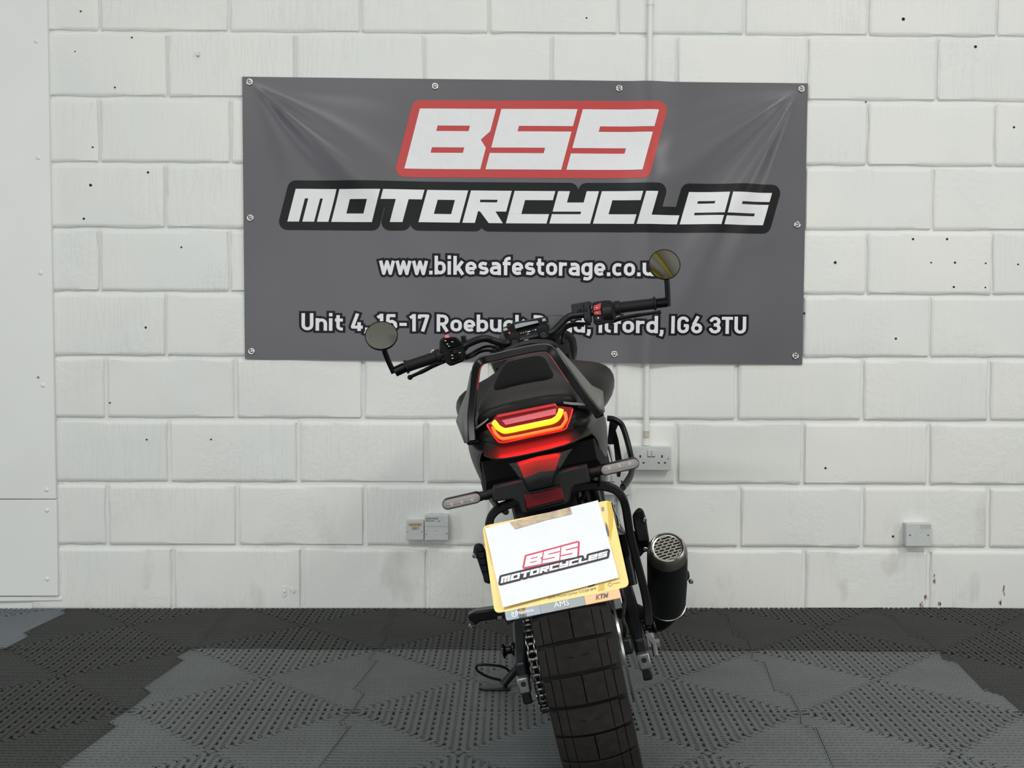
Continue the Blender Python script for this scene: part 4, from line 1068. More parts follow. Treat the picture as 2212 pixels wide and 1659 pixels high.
for pth in ([(-.014, .110), (-.016, .130), (-.013, .148), (-.006, .151)], [(.014, .110), (.016, .130), (.013, .148), (.006, .151)], [(-.014, .110), (0, .100), (.014, .110)], [(-.006, .116), (-.006, .138)], [(.006, .116), (.006, .138)], [(-.006, .127), (.006, .127)]):
    em.tube([epq(a + .001, b) for a, b in pth], .0008, 5)
part(em, 'pressed_emblem', SEATM, pado, smooth=None)
tailb = body([
 (-.283, [(0, .832), (.06, .830), (.098, .822), (.108, .808), (.102, .792), (.06, .782), (0, .780)]),
 (-.262, [(0, .842), (.065, .840), (.106, .832), (.116, .81), (.110, .788), (.06, .776), (0, .774)]),
 (-.18, [(0, .85), (.07, .85), (.114, .838), (.128, .812), (.124, .786), (.10, .768), (0, .765)]),
 (-.05, [(0, .86), (.07, .858), (.118, .842), (.142, .816), (.140, .785), (.11, .765), (0, .76)]),
 (.12, [(0, .87), (.07, .868), (.108, .85), (.138, .812), (.138, .78), (.10, .755), (0, .75)]),
 (.30, [(0, .86), (.06, .855), (.095, .83), (.12, .79), (.12, .75), (.08, .74), (0, .73)])], 'tail_fairing', BLK2)
# right and left side panels with their rolled edge round the wheel arch
R1_ = [(0.099,-0.2,0.784), (0.11,-0.14,0.77), (0.119,-0.1,0.75), (0.12,-0.08,0.726), (0.115,-0.06,0.692), (0.106,-0.02,0.646)]
R2_ = [(0.115,-0.14,0.796), (0.128,-0.09,0.78), (0.136,-0.05,0.756), (0.133,-0.03,0.721), (0.125,-0.01,0.683), (0.113,0.02,0.634)]
R3_ = [(0.135,-0.06,0.812), (0.15,0.02,0.792), (0.156,0.06,0.768), (0.146,0.08,0.712), (0.135,0.09,0.667), (0.12,0.1,0.615)]
R4_ = [(.13, .22, .83), (.142, .26, .80), (.145, .28, .77), (.140, .28, .73), (.132, .28, .69), (.125, .28, .65)]
for k in (1, -1):
    f = (lambda L: [(k * p[0], p[1], p[2]) for p in L])
    sp = part(M().grid([f(R1_), f(R2_), f(R3_), f(R4_)]), 'side_panel', BLK2, sub=2, smooth=180, solid=.004)
    part(M().tube(catmull(f(R1_), 4), .0022, 6), 'panel_edge', FRAME, sp, smooth=60)
part(M().loft([[(s_ * x, y, z) for s_, x, z in ((-1, hw, .755), (1, hw, .755), (1, hw, zl), (-1, hw, zl))] for y, zl, hw in ((-.13, .715, .112), (-.06, .68, .126), (.06, .655, .140), (.26, .645, .126))]), 'inner_mudguard', DEEP)
# ledge below the tail light
LD = [[(-0.087,-0.28,0.807), (-0.076,-0.288,0.8), (-0.054,-0.292,0.79), (0,-0.292,0.79), (0.057,-0.292,0.792), (0.084,-0.286,0.795), (0.1,-0.262,0.798)],
      [(-0.093,-0.288,0.791), (-0.08,-0.298,0.785), (-0.057,-0.304,0.779), (0,-0.304,0.78), (0.061,-0.304,0.782), (0.088,-0.298,0.786), (0.107,-0.264,0.788)],
      [(-0.091,-0.318,0.783), (-0.079,-0.326,0.776), (-0.061,-0.334,0.771), (0.002,-0.336,0.771), (0.064,-0.334,0.772), (0.084,-0.322,0.779), (0.11,-0.262,0.778)],
      [(-0.09,-0.316,0.78), (-0.079,-0.324,0.773), (-0.062,-0.332,0.767), (0.002,-0.334,0.767), (0.065,-0.332,0.769), (0.086,-0.32,0.775), (0.111,-0.258,0.775)],
      [(-0.088,-0.2,0.77), (-0.08,-0.2,0.764), (-0.063,-0.2,0.758), (-0.004,-0.2,0.757), (0.058,-0.2,0.76), (0.075,-0.19,0.767), (0.098,-0.18,0.77)]]
part(M().grid(LD), 'undertail_ledge', BLK2, smooth=50, sub=1)
# stalk and cross bar of the plate carrier
ST = [[(-0.049,-0.3,0.758), (-0.032,-0.338,0.761), (0.006,-0.342,0.763), (0.05,-0.338,0.763), (0.069,-0.3,0.762)],
      [(-0.044,-0.31,0.751), (-0.029,-0.35,0.755), (0.006,-0.354,0.757), (0.044,-0.35,0.757), (0.058,-0.31,0.753)],
      [(-0.03,-0.35,0.73), (-0.023,-0.384,0.735), (0.005,-0.388,0.741), (0.032,-0.384,0.738), (0.036,-0.35,0.733)],
      [(-0.027,-0.35,0.725), (-0.021,-0.386,0.729), (0.004,-0.39,0.736), (0.028,-0.386,0.734), (0.032,-0.35,0.727)],
      [(-0.024,-0.35,0.71), (-0.02,-0.384,0.714), (0.001,-0.388,0.713), (0.019,-0.384,0.713), (0.023,-0.35,0.707)]]
pb_ = part(M().grid(ST), 'plate_bracket', BLK, smooth=40, solid=.003)
bars = [(-0.084,-0.362,0.729), (-0.06,-0.362,0.73), (-0.026,-0.362,0.731), (0.029,-0.362,0.732), (0.057,-0.362,0.733), (0.089,-0.362,0.733), (0.089,-0.362,0.702), (0.061,-0.362,0.701), (0.054,-0.362,0.697), (0.046,-0.362,0.676), (0.038,-0.362,0.672), (-0.036,-0.362,0.67), (-0.042,-0.362,0.674), (-0.045,-0.362,0.693), (-0.053,-0.362,0.7), (-0.09,-0.362,0.703)]
part(M().extrude(bars, (0, .034, 0)), 'cross_bar', BLK, pb_, bevel=.003)
part(M().extrude([(-0.032,-0.364,0.71), (0.037,-0.364,0.711), (0.038,-0.364,0.676), (-0.034,-0.364,0.673)], (0, .02, 0)), 'reflector_frame', GLOSS, pb_, bevel=.003)
part(M().extrude([(-0.03,-0.367,0.704), (0.036,-0.367,0.705), (0.036,-0.367,0.683), (-0.032,-0.367,0.68)], (0, .004, 0)), 'reflector', REFL, pb_, bevel=.001)
part(M().extrude([(-0.055,-0.33,0.684), (0.056,-0.33,0.686), (0.06,-0.36,0.617), (-0.052,-0.36,0.614)], (0, .02, 0)), 'plate_mount', DEEP, pb_)
# turn signals
def signal(tip_, inn, stem, sgn):
    a_, b_, c_ = Vector(tip_), Vector(inn), Vector(stem)
    d = (a_ - b_).normalized(); n_ = Vector((d.z, 0, -d.x)); r = .0100
    def cap(rad, y0, ext=0): 
        o = []
        for q in range(13): t = -PI / 2 + PI * q / 12; o.append(a_ + d * (rad * math.cos(t)) + n_ * (rad * math.sin(t)) + Vector((0, y0, 0)))
        for q in range(9): t = PI / 2 + PI * q / 8; o.append(b_ + d * (rad * math.cos(t)) + n_ * (rad * math.sin(t)) + Vector((0, y0, 0)))
        return o
    o = part(M().loft([cap(r * .80, .020), cap(r, .014), cap(r, -.001), cap(r * .86, -.004), cap(r * .84, -.002)], True, (True, False)), 'turn_signal', GLOSS, smooth=35)
    part(M().extrude(cap(r * .82, -.0005), (0, .002, 0)), 'signal_reflector', mat('signal_chamber', (.10, .095, .09), .3, .6), o)
    for q in (.14, .5, .86):
        p = b_ + (a_ - b_) * q + Vector((0, -.001, 0)) - n_ * .002
        part(M().box(p, (.005, .0035, .006)), 'amber_led', AMBER, o, bevel=.001)
    lens = part(M().loft([cap(r * .86, -.004), cap(r * .80, -.0072), cap(r * .55, -.0085), cap(r * .25, -.009)], True, (False, True)), 'signal_lens', CLEAR, o, smooth=60)
    lb = M()
    for s2 in (-.45, .0, .45): lb.tube([b_ + n_ * r * s2 + Vector((0, -.0072, 0)), a_ + n_ * r * s2 + Vector((0, -.0072, 0))], .0007, 6)
    part(lb, 'lens_ribs', CLEAR, o, smooth=60)
    part(M().tube([b_ - d * .004 + Vector((0, .006, 0)), b_ - d * .016 + Vector((0, .008, 0)), c_ + Vector((0, .012, 0))], [.0092, .0078, .0085], 12), 'signal_stem', BLK, o, smooth=60)
signal((-0.17,-0.35,0.714), (-0.118,-0.35,0.715), (-0.085,-0.35,0.716), -1)
signal((0.171,-0.35,0.718), (0.12,-0.35,0.717), (0.087,-0.35,0.716), 1)

# --- tail light
LENS = [(-0.077,-0.296,0.837), (-0.066,-0.292,0.84), (-0.054,-0.288,0.85), (0.056,-0.288,0.849), (0.058,-0.288,0.842), (0.069,-0.288,0.839), (0.086,-0.29,0.834), (0.075,-0.294,0.808), (0.06,-0.298,0.797), (0.002,-0.3,0.797), (-0.052,-0.299,0.797), (-0.065,-0.298,0.805)]
light = part(M().extrude(LENS, (0, .03, 0)), 'tail_light', LENSR, bevel=.002)
part(M().tube(catmull([(-0.075,-0.299,0.836), (-0.069,-0.301,0.82), (-0.063,-0.303,0.807), (-0.052,-0.304,0.799), (0.003,-0.304,0.799), (0.059,-0.304,0.799), (0.07,-0.302,0.807), (0.079,-0.298,0.821), (0.085,-0.295,0.832)], 5), .0016, 6), 'lens_edge_glow', LED_R, light, smooth=60)
part(M().tube(catmull([(-0.065,-0.302,0.831), (-0.064,-0.303,0.824), (-0.062,-0.304,0.817), (-0.058,-0.305,0.811), (-0.054,-0.306,0.807), (-0.047,-0.306,0.805), (-0.024,-0.306,0.804), (0.004,-0.306,0.804), (0.03,-0.306,0.804), (0.051,-0.306,0.804), (0.058,-0.305,0.805), (0.064,-0.305,0.81), (0.069,-0.303,0.816), (0.07,-0.301,0.823), (0.069,-0.299,0.829)], 4), .0053, 10, .6), 'outer_light_tube', LED_O, light, smooth=60)
part(M().tube(catmull([(-0.062,-0.3,0.839), (-0.059,-0.302,0.834), (-0.056,-0.303,0.828), (-0.051,-0.304,0.823), (-0.045,-0.305,0.819), (-0.034,-0.305,0.818), (-0.014,-0.305,0.818), (0.007,-0.305,0.818), (0.028,-0.305,0.818), (0.04,-0.305,0.818), (0.047,-0.304,0.819), (0.054,-0.303,0.822), (0.059,-0.302,0.827), (0.062,-0.299,0.831), (0.064,-0.297,0.836)], 4), .0060, 10, .6), 'inner_light_tube', LED_Y, light, smooth=60)
part(M().extrude([(-0.046,-0.299,0.838), (0.055,-0.295,0.839), (0.053,-0.297,0.829), (-0.041,-0.301,0.829)], (0, .01, 0)), 'light_recess', RECES, light)
part(M().extrude([(-0.053,-0.294,0.849), (0.055,-0.291,0.848), (0.055,-0.292,0.844), (-0.054,-0.295,0.845)], (0, .01, 0)), 'upper_light_strip', mat('upper_light_strip', (.3, .01, .01), .3, emit=(1, .03, .03), estr=.28), light)
for P in ([(-0.099,-0.285,0.834), (-0.079,-0.285,0.843), (-0.071,-0.284,0.847), (-0.071,-0.284,0.844), (-0.079,-0.285,0.839), (-0.097,-0.285,0.831)], [(0.071,-0.281,0.848), (0.087,-0.281,0.843), (0.111,-0.28,0.836), (0.11,-0.28,0.832), (0.086,-0.281,0.838), (0.07,-0.281,0.844)]):
    part(M().extrude(P, (0, .012, 0)), 'light_shelf', mat('grey_shelf_edge', (.16, .16, .16), .4), light, bevel=.0008)
ld = bpy.data.lights.new('tail_lamp_spill', 'AREA'); ld.shape = 'RECTANGLE'; ld.size = .13; ld.size_y = .012; ld.energy = .52; ld.color = (1.0, .010, .012)
lo = bpy.data.objects.new('tail_lamp_spill', ld); C.objects.link(lo); lo.parent = light
lo.location = (0.002, -.312, .798); lo.rotation_euler = (math.radians(2), 0, 0)

# --- gloss grab rail with a red inner line, and its matt wings
GR = [(-0.106,-0.305,0.814), (-0.102,-0.285,0.852), (-0.093,-0.262,0.888), (-0.083,-0.235,0.925), (-0.076,-0.218,0.944), (-0.064,-0.205,0.953), (-0.039,-0.2,0.953), (-0.003,-0.195,0.954), (0.033,-0.195,0.954), (0.058,-0.196,0.951), (0.068,-0.2,0.944), (0.077,-0.212,0.925), (0.092,-0.24,0.889), (0.108,-0.268,0.852), (0.123,-0.292,0.823), (0.131,-0.305,0.811)]
gp = catmull(GR, 5)
def rail(path, wi, wo, y0, y1):
    """flat band around the hoop: wi/wo = inner and outer half widths, y0..y1 depth"""
    cx = sum((p.x for p in path)) / len(path); cz = .80; rings = []
    for i, p in enumerate(path):
        t = (path[min(i + 1, len(path) - 1)] - path[max(i - 1, 0)]).normalized(); n_ = Vector((t.z, 0, -t.x)).normalized()
        if n_.dot(Vector((p.x - cx, 0, p.z - cz))) < 0: n_ = -n_
        rings.append([p + n_ * wo + Vector((0, y0, 0)), p + n_ * (wo + .003) + Vector((0, y1, 0)), p - n_ * wi + Vector((0, y1, 0)), p - n_ * wi + Vector((0, y0, 0))])
    return M().loft(rings)
grab = part(rail(gp, .0066, .0062, -.012, .014), 'grab_rail', GLOSS, bevel=.0022, seg=2, smooth=40)
sub_ = gp[12:-14]
part(rail(sub_, .0084, -.0062, -.006, .010), 'red_accent_line', REDT, grab, smooth=40)
for P in ([(-0.119,-0.302,0.813), (-0.096,-0.302,0.812), (-0.095,-0.3,0.806), (-0.101,-0.298,0.804), (-0.118,-0.298,0.806)], [(0.119,-0.302,0.817), (0.139,-0.302,0.82), (0.138,-0.298,0.808), (0.123,-0.298,0.805)]):
    part(M().extrude(P, (0, .03, 0)), 'rail_end', GLOSS, grab, bevel=.003)
# matt outer faces that run forward from the rail
WL = [[(-0.117,-0.296,0.81), (-0.109,-0.276,0.853), (-0.098,-0.25,0.897), (-0.087,-0.226,0.933), (-0.076,-0.206,0.949)],
      [(-0.124,-0.27,0.809), (-0.125,-0.24,0.854), (-0.105,-0.22,0.899), (-0.091,-0.2,0.935), (-0.077,-0.188,0.951)],
      [(-0.126,-0.24,0.807), (-0.142,-0.16,0.846), (-0.132,-0.14,0.867), (-0.109,-0.15,0.899), (-0.078,-0.18,0.95)]]
WR = [[(0.137,-0.296,0.812), (0.127,-0.274,0.834), (0.111,-0.248,0.866), (0.094,-0.216,0.908), (0.077,-0.19,0.945)],
      [(0.141,-0.27,0.813), (0.146,-0.24,0.847), (0.126,-0.215,0.864), (0.105,-0.195,0.904), (0.081,-0.178,0.946)],
      [(0.143,-0.18,0.808), (0.149,-0.14,0.845), (0.13,-0.16,0.86), (0.107,-0.18,0.902), (0.082,-0.175,0.945)]]
wing = mat('matt_grey_wing', (.105, .104, .098), .5)
for Wg in (WL, WR):
    part(M().grid(Wg), 'rail_wing', wing, grab, smooth=60, solid=.003)

# --- fuel tank with its shrouds, and cover in front
TK = [
 (.29, [(0, .90), (.05, .893), (.062, .866), (.078, .83), (.095, .77), (.080, .70), (0, .70)]),
 (.35, [(0, .922), (.048, .915), (.070, .878), (.118, .850), (.140, .80), (.120, .72), (0, .70)]),
 (.42, [(0, .935), (.052, .928), (.076, .892), (.158, .872), (.190, .83), (.160, .75), (0, .70)]),
 (.50, [(0, .944), (.056, .936), (.080, .898), (.192, .882), (.217, .835), (.178, .755), (0, .72)]),
 (.60, [(0, .953), (.062, .945), (.084, .902), (.197, .887), (.221, .835), (.180, .75), (0, .72)]),
 (.70, [(0, .962), (.064, .953), (.086, .905), (.182, .882), (.205, .83), (.165, .75), (0, .74)]),
 (.80, [(0, .966), (.058, .960), (.074, .91), (.14, .87), (.155, .82), (.125, .77), (0, .76)])]
tank = body(TK, 'fuel_tank', BLK2, sub=2)
part(M().grid([[(k * x, y, z) for k, x, z in ((-1, .086, zt - .022), (-1, .070, zt - .004), (-1, .03, zt + .006), (1, .0, zt + .008), (1, .03, zt + .006), (1, .070, zt - .004), (1, .086, zt - .022))] for y, zt in ((.62, .958), (.72, .967), (.80, .970), (.815, .962))]), 'tank_cover', SEATM, tank, sub=1, smooth=60, solid=.003)
part(M().box((.0, .817, .978), (.012, .004, .004)), 'cover_clip', ALU, tank)

# --- headlight, clocks
hd = part(M().lathe([(-.05, .04), (-.045, .098), (-.02, .125), (.0, .134), (.05, .134), (.085, .126), (.10, .115)], (.007, 1.05, .945), (0, 1, 0), 40, True), 'headlight', GLOSS, smooth=40)
for v in hd.data.vertices:
    if v.co.z > .945: v.co.z = .945 + (v.co.z - .945) * .52
part(M().extrude([(0.071,1,1.036), (0.114,1,1.03), (0.124,1,1.02), (0.112,1,1.003), (0.092,1,0.99), (0.067,1,0.99)], (0, .012, 0)), 'fly_screen', mat('smoked_screen', (.014, .017, .022), .2), hd, bevel=.002)
part(M().extrude([(-0.074,1,1.014), (-0.065,1,1.029), (-0.03,1,1.037), (-0.021,1,1.014), (-0.054,1,0.989), (-0.098,1,0.98)], (0, .012, 0)), 'cowl', mat('smoked_cowl', (.014, .017, .022), .25), hd, bevel=.002)
CL = [(-0.069,0.985,1.024), (-0.028,0.985,1.035), (0.065,0.985,1.032), (0.067,0.96,1.017), (0.071,0.93,0.994), (0.058,0.92,0.983), (-0.025,0.92,0.982), (-0.058,0.92,0.983), (-0.065,0.95,1.006)]
dash = part(M().extrude(CL, (0, .03, .004)), 'instrument_display', GLOSS, bevel=.003)
part(M().extrude([(-0.028,0.955,1.018), (0.043,0.955,1.021), (0.04,0.968,1.028), (-0.008,0.968,1.031), (-0.028,0.968,1.03)], (0, .004, 0)), 'display_reflection', SCREEN2, dash)  # lighter patch painted as the reflection in the display glass
part(M().extrude([(-0.063,0.955,1.025), (-0.053,0.955,1.026), (-0.049,0.955,1.019), (-0.063,0.955,1.018)], (0, .004, 0)), 'display_button', SCREEN2, dash)
part(M().extrude([(0.055,0.955,1.03), (0.064,0.955,1.029), (0.066,0.955,1.022), (0.054,0.955,1.022)], (0, .004, 0)), 'display_button', SCREEN2, dash)
part(M().ball((-0.046,0.918,1.009), .0024, 10, 6), 'warning_lamp', LAMP_R, dash, smooth=60)
for u_i, v_i, w_i, mt in (((-0.013,0.917,1.001), 0, .005, ICON_G), ((-0.006,0.917,1.001), 0, .004, ICON_G), ((0.001,0.917,1.002), 0, .005, ICON_G), ((0.01,0.917,1.001), 0, .009, ICON_W), ((0.022,0.917,1.002), 0, .006, ICON_B), ((0.03,0.917,1.002), 0, .005, ICON_W)):
    part(M().box(u_i, (w_i, .002, .003)), 'tell_tale', mt, dash)
part(M().tube(catmull([(0.003,0.916,0.992), (0.004,0.916,0.995), (0.007,0.916,0.996), (0.009,0.916,0.994), (0.009,0.916,0.991)], 4), .0008, 6), 'mode_icon', ICON_W, dash)

# --- handlebar
HB = [(-0.36,0.79,0.971), (-0.347,0.79,0.974), (-0.247,0.812,0.985), (-0.214,0.82,0.989), (-0.172,0.842,1), (-0.133,0.855,1.008), (-0.111,0.866,1.006), (-0.094,0.874,0.996), (-0.064,0.88,0.982), (-0.035,0.88,0.981), (0.008,0.88,0.982), (0.05,0.88,0.983), (0.076,0.88,0.985), (0.097,0.88,0.997), (0.121,0.88,1.013), (0.141,0.878,1.019), (0.172,0.875,1.016), (0.21,0.87,1.016), (0.266,0.865,1.014), (0.38,0.86,1.003), (0.394,0.86,1.001)]
hb = part(M().tube(catmull(HB, 5), .0108, 14), 'handlebar', FRAME, smooth=60)
for a_, b_ in ((HB[1], HB[2]), (HB[19], HB[18])):
    A_, B_ = Vector(a_), Vector(b_); L_ = (B_ - A_).length; d = (B_ - A_).normalized()
    gm = M().lathe([(0, .0125), (.0005, .0195), (.006, .0200), (.008, .0165), (.02, .0158), (L_ * .6, .0160), (L_ - .014, .0165), (L_ - .012, .0205), (L_ + .002, .0205), (L_ + .003, .013)], A_, d, 24, True)
    gr = part(gm, 'grip', BLK, hb, smooth=40)
for P in ((-0.034,0.872,0.984), (0.05,0.872,0.989)):
    P = Vector(P)
    c = part(M().box(P + Vector((0, .004, .002)), (.030, .034, .040)), 'bar_clamp', SEATM, hb, bevel=.006, seg=3)
    part(M().lathe([(-.022, .0105), (-.018, .0125), (-.010, .0125)], P + Vector((0, .002, -.006)), (0, 1, 0), 20, False), 'clamp_bolt', GLOSS, c, smooth=50)
    part(M().lathe([(-.0205, .0098), (-.017, .0060), (-.0165, .002)], P + Vector((0, .002, -.006)), (0, 1, 0), 14, True), 'bolt_socket', FRAME, c, smooth=50)
# bar ends with mirrors
def mirror(be, ma_, mc, n_, R_m, stalk):
    be = Vector(be); mc = Vector(mc); n_ = Vector(n_).normalized()
    o = part(M().lathe([(-.001, .012), (0, .0145), (.030, .0145), (.031, .010)], be, (Vector(ma_) - be), 20, True), 'mirror_mount', GLOSS, hb, smooth=40)
    stv = [Vector(p) for p in stalk]
    st_ = part(M().tube(catmull(stv, 4), .0050, 8, 1.5), 'mirror_stalk', GLOSS, hb, smooth=60)
    hs = part(M().lathe([(.016, R_m * .55), (.012, R_m * .86), (.004, R_m * .99), (-.002, R_m), (-.0035, R_m * .985), (-.0035, R_m * .945)], mc, -n_, 40, False), 'mirror_housing', GLOSS, hb, smooth=50)
    m_ = M(); u = n_.cross(Vector((0, 0, 1))).normalized(); w = u.cross(n_); rings = []
    for q in range(6, 0, -1):
        r = R_m * .955 * q / 6
        rings.append([mc + n_ * (.0028 + .0022 * (1 - (q / 6) ** 2)) + (u * math.cos(2 * PI * k / 40) + w * math.sin(2 * PI * k / 40)) * r for k in range(40)])
    part(m_.loft(rings, True, (False, True)), 'mirror_glass', MIRROR, hs, smooth=180)
mirror((-0.377,0.788,0.967), (-0.347,0.79,0.974), (-0.391,0.772,1.073), (.16, -.866, .475), .0462, [(-0.381,0.788,0.964), (-0.384,0.786,0.979), (-0.389,0.782,1.004), (-0.392,0.776,1.032), (-0.391,0.776,1.051)])
mirror((0.411,0.86,1), (0.38,0.86,1.003), (0.424,0.848,1.105), (.12, -.95, .26), .0452, [(0.411,0.858,0.988), (0.416,0.856,1.016), (0.421,0.852,1.052), (0.423,0.85,1.083)])
# levers
lv = part(M().tube(catmull([(-0.24,0.865,0.969), (-0.27,0.855,0.963), (-0.305,0.848,0.953), (-0.336,0.842,0.946), (-0.346,0.84,0.943)], 4), [.0070] * 5 + [.0062] * 5 + [.0052] * 5 + [.0048] * 2, 8, 1.4), 'clutch_lever', FRAME, hb, smooth=60)
part(M().ball((-0.346,0.84,0.943), .0078, 14, 8), 'lever_ball', FRAME, lv, smooth=60)
lv = part(M().tube(catmull([(0.252,0.935,0.98), (0.277,0.93,0.983), (0.32,0.925,0.982), (0.364,0.92,0.979), (0.388,0.918,0.977)], 4), [.0070] * 5 + [.0062] * 5 + [.0052] * 5 + [.0048] * 2, 8, 1.4), 'brake_lever', FRAME, hb, smooth=60)
part(M().ball((0.389,0.918,0.977), .0070, 14, 8), 'lever_ball', FRAME, lv, smooth=60)
# left switch block
LB = [(-0.238,0.8,1.028), (-0.223,0.8,1.035), (-0.193,0.805,1.028), (-0.177,0.815,1.003), (-0.178,0.82,0.97), (-0.185,0.82,0.956), (-0.224,0.81,0.95), (-0.233,0.805,0.96), (-0.244,0.8,1)]
sb = part(M().extrude(LB, (0, .05, 0)), 'switch_block', BLK, hb, bevel=.005, seg=3)
part(M().extrude([(-0.229,0.797,1.025), (-0.221,0.797,1.031), (-0.193,0.8,1.027), (-0.178,0.811,1.003), (-0.217,0.8,0.996)], (0, .01, 0)), 'switch_face', GLOSS, sb, bevel=.002)
part(M().extrude([(-0.221,0.8,1.04), (-0.209,0.8,1.04), (-0.207,0.796,1.028), (-0.222,0.796,1.03)], (0, .012, 0)), 'hazard_button', REDP, sb, bevel=.001)
part(M().extrude([(-0.218,0.794,1.031), (-0.213,0.794,1.035), (-0.209,0.794,1.03)], (0, .003, 0)), 'hazard_mark', mat('hazard_mark', (.75, .35, .35), .5), sb)
part(M().extrude([(-0.218,0.798,0.995), (-0.179,0.811,1.002), (-0.179,0.811,0.998), (-0.218,0.798,0.991)], (0, .008, 0)), 'switch_ridge', FRAME, sb, bevel=.001)
part(M().extrude([(-0.207,0.796,0.992), (-0.195,0.8,0.994), (-0.195,0.8,0.982), (-0.207,0.796,0.98)], (0, .014, 0)), 'dip_switch', BLK2, sb, bevel=.002)
part(M().extrude([(-0.219,0.796,0.983), (-0.201,0.799,0.985), (-0.187,0.812,0.973), (-0.193,0.812,0.964), (-0.217,0.8,0.961)], (0, .012, 0)), 'horn_button', BLK2, sb, bevel=.003)
for P in ((-0.221,0.794,1.023), (-0.203,0.797,1.016), (-0.218,0.796,1.013), (-0.215,0.797,1.006), (-0.211,0.794,0.979), (-0.212,0.795,0.971), (-0.19,0.808,0.982)):
    part(M().box(P, (.0048, .0014, .0022), Matrix.Rotation(.3, 3, 'Y')), 'switch_mark', ICON_W, sb)
part(M().extrude([(-0.181,0.835,1.028), (-0.167,0.838,1.027), (-0.166,0.845,0.99), (-0.18,0.842,0.979)], (0, .03, 0)), 'lever_clamp', FRAME, hb, bevel=.003)
# right switch block, throttle drum and brake reservoir
RB = [(0.205,0.848,1.044), (0.237,0.848,1.042), (0.255,0.85,1.039), (0.261,0.85,1.032), (0.269,0.852,1.031), (0.272,0.852,1.021), (0.266,0.852,1), (0.255,0.852,0.983), (0.241,0.85,0.977), (0.203,0.848,0.976), (0.197,0.848,0.986)]
rb = part(M().extrude(RB, (0, .05, 0)), 'throttle_housing', BLK, hb, bevel=.006, seg=3)
part(M().extrude([(0.205,0.843,1.033), (0.228,0.843,1.037), (0.222,0.843,1.019), (0.202,0.843,1.019)], (0, .01, 0)), 'stop_switch', REDP, rb, bevel=.001)
part(M().extrude([(0.202,0.844,1.017), (0.222,0.844,1.017), (0.222,0.844,1.004), (0.202,0.844,1.008)], (0, .01, 0)), 'stop_switch', REDP, rb, bevel=.001)
part(M().extrude([(0.202,0.844,1.001), (0.221,0.844,1), (0.219,0.844,0.987), (0.2,0.844,0.99)], (0, .01, 0)), 'start_button', BLK2, rb, bevel=.001)
for P, mt in (((0.213,0.842,1.026), mat('pale_red_mark', (.75, .40, .40), .5)), ((0.211,0.843,1.012), mat('pale_red_mark_2', (.65, .25, .27), .5)), ((0.211,0.843,0.997), ICON_W)):
    part(M().ball(P, .0026, 8, 6, (1, .4, 1)), 'switch_mark', mt, rb)
part(M().tube([(0.229,0.868,1.009), (0.254,0.866,1.008)], .029, 20), 'throttle_drum', BLK2, rb, smooth=40)
rv = part(M().extrude([(0.144,0.87,1.048), (0.147,0.87,1.051), (0.177,0.87,1.05), (0.197,0.87,1.049), (0.204,0.87,1.044), (0.193,0.87,1.018), (0.175,0.87,1.022), (0.143,0.87,1.025)], (0, .04, 0)), 'brake_reservoir', FRAME, hb, bevel=.004, seg=3)
part(M().lathe([(-.002, .0052), (-.0015, .0066), (0, .0068)], (0.164,0.87,1.027), (0, 1, 0), 16, True), 'sight_glass', GLOSS, rv)
part(M().extrude([(0.179,0.858,1.047), (0.193,0.858,1.046), (0.197,0.858,1.023), (0.192,0.858,0.988), (0.176,0.858,0.988), (0.171,0.858,1.001)], (0, .03, 0)), 'bar_bracket', FRAME, rv, bevel=.003)
for P in ((0.182,0.856,1.027), (0.181,0.856,0.997)): bolt(P, .0045, rv, FRAME)
# cables
cb = [[(0.19,0.93,0.985), (0.156,0.93,0.994), (0.127,0.93,0.998), (0.105,0.93,0.985), (0.09,0.92,0.968), (0.081,0.9,0.946)],
      [(0.171,0.94,0.985), (0.142,0.94,0.991), (0.119,0.94,0.988), (0.105,0.94,0.973), (0.097,0.92,0.947)],
      [(-0.188,0.86,0.967), (-0.167,0.88,0.972), (-0.147,0.89,0.979), (-0.12,0.9,0.984), (-0.095,0.9,0.976), (-0.078,0.88,0.955)],
      [(-0.186,0.87,0.961), (-0.164,0.89,0.964), (-0.135,0.9,0.973), (-0.106,0.9,0.968), (-0.088,0.88,0.948)]]
for P in cb: part(M().tube(catmull(P, 6), .0042, 8), 'cable', GLOSS, hb, smooth=60)
for P in ([(0.128,0.1,0.589), (0.129,0.1,0.572), (0.133,0.1,0.554), (0.132,0.1,0.532), (0.138,0.1,0.52)], [(0.133,0.12,0.58), (0.132,0.12,0.56), (0.137,0.12,0.531), (0.143,0.12,0.516)], [(0.126,0.08,0.538), (0.133,0.08,0.531), (0.138,0.08,0.524)]):
    part(M().tube(catmull(P, 5), .0028, 6), 'wiring', ALU, smooth=60)

# --- number plate
PO = Vector((0, -.435, .6005)); PV = Vector((0, .09, .137)).normalized(); PU = Vector((1, 0, 0)); PN = Vector((0, -PV.z, PV.y))
def pp(s_, t, off=0): return PO + PU * s_ + PV * t + PN * off
outl = roundpoly([(-.115, -.0815), (.1165, -.0815), (.1165, .0815), (-.1135, .0815)], .011, 5)
plate = part(M().extrude([pp(a, b, -.002) for a, b in outl], PN * .003), 'number_plate', YELLOW, bevel=.0006)
def onplate(name, poly, off, material, thick=.0004, parent=plate):
    return part(M().extrude([pp(a, b, off) for a, b in poly], PN * -thick), name, material, parent, smooth=None)
x0s, x1s = -.0975, .0985; tb, tt = -.0978, -.0817
def seg_(a, b): return [(x0s + (x1s - x0s) * a, tb), (x0s + (x1s - x0s) * b, tb), (x0s + (x1s - x0s) * b, tt), (x0s + (x1s - x0s) * a, tt)]
onplate('dealer_strip', roundpoly(seg_(0, .305), [.004, 0, 0, 0]), .0010, STRIP_B, .003)
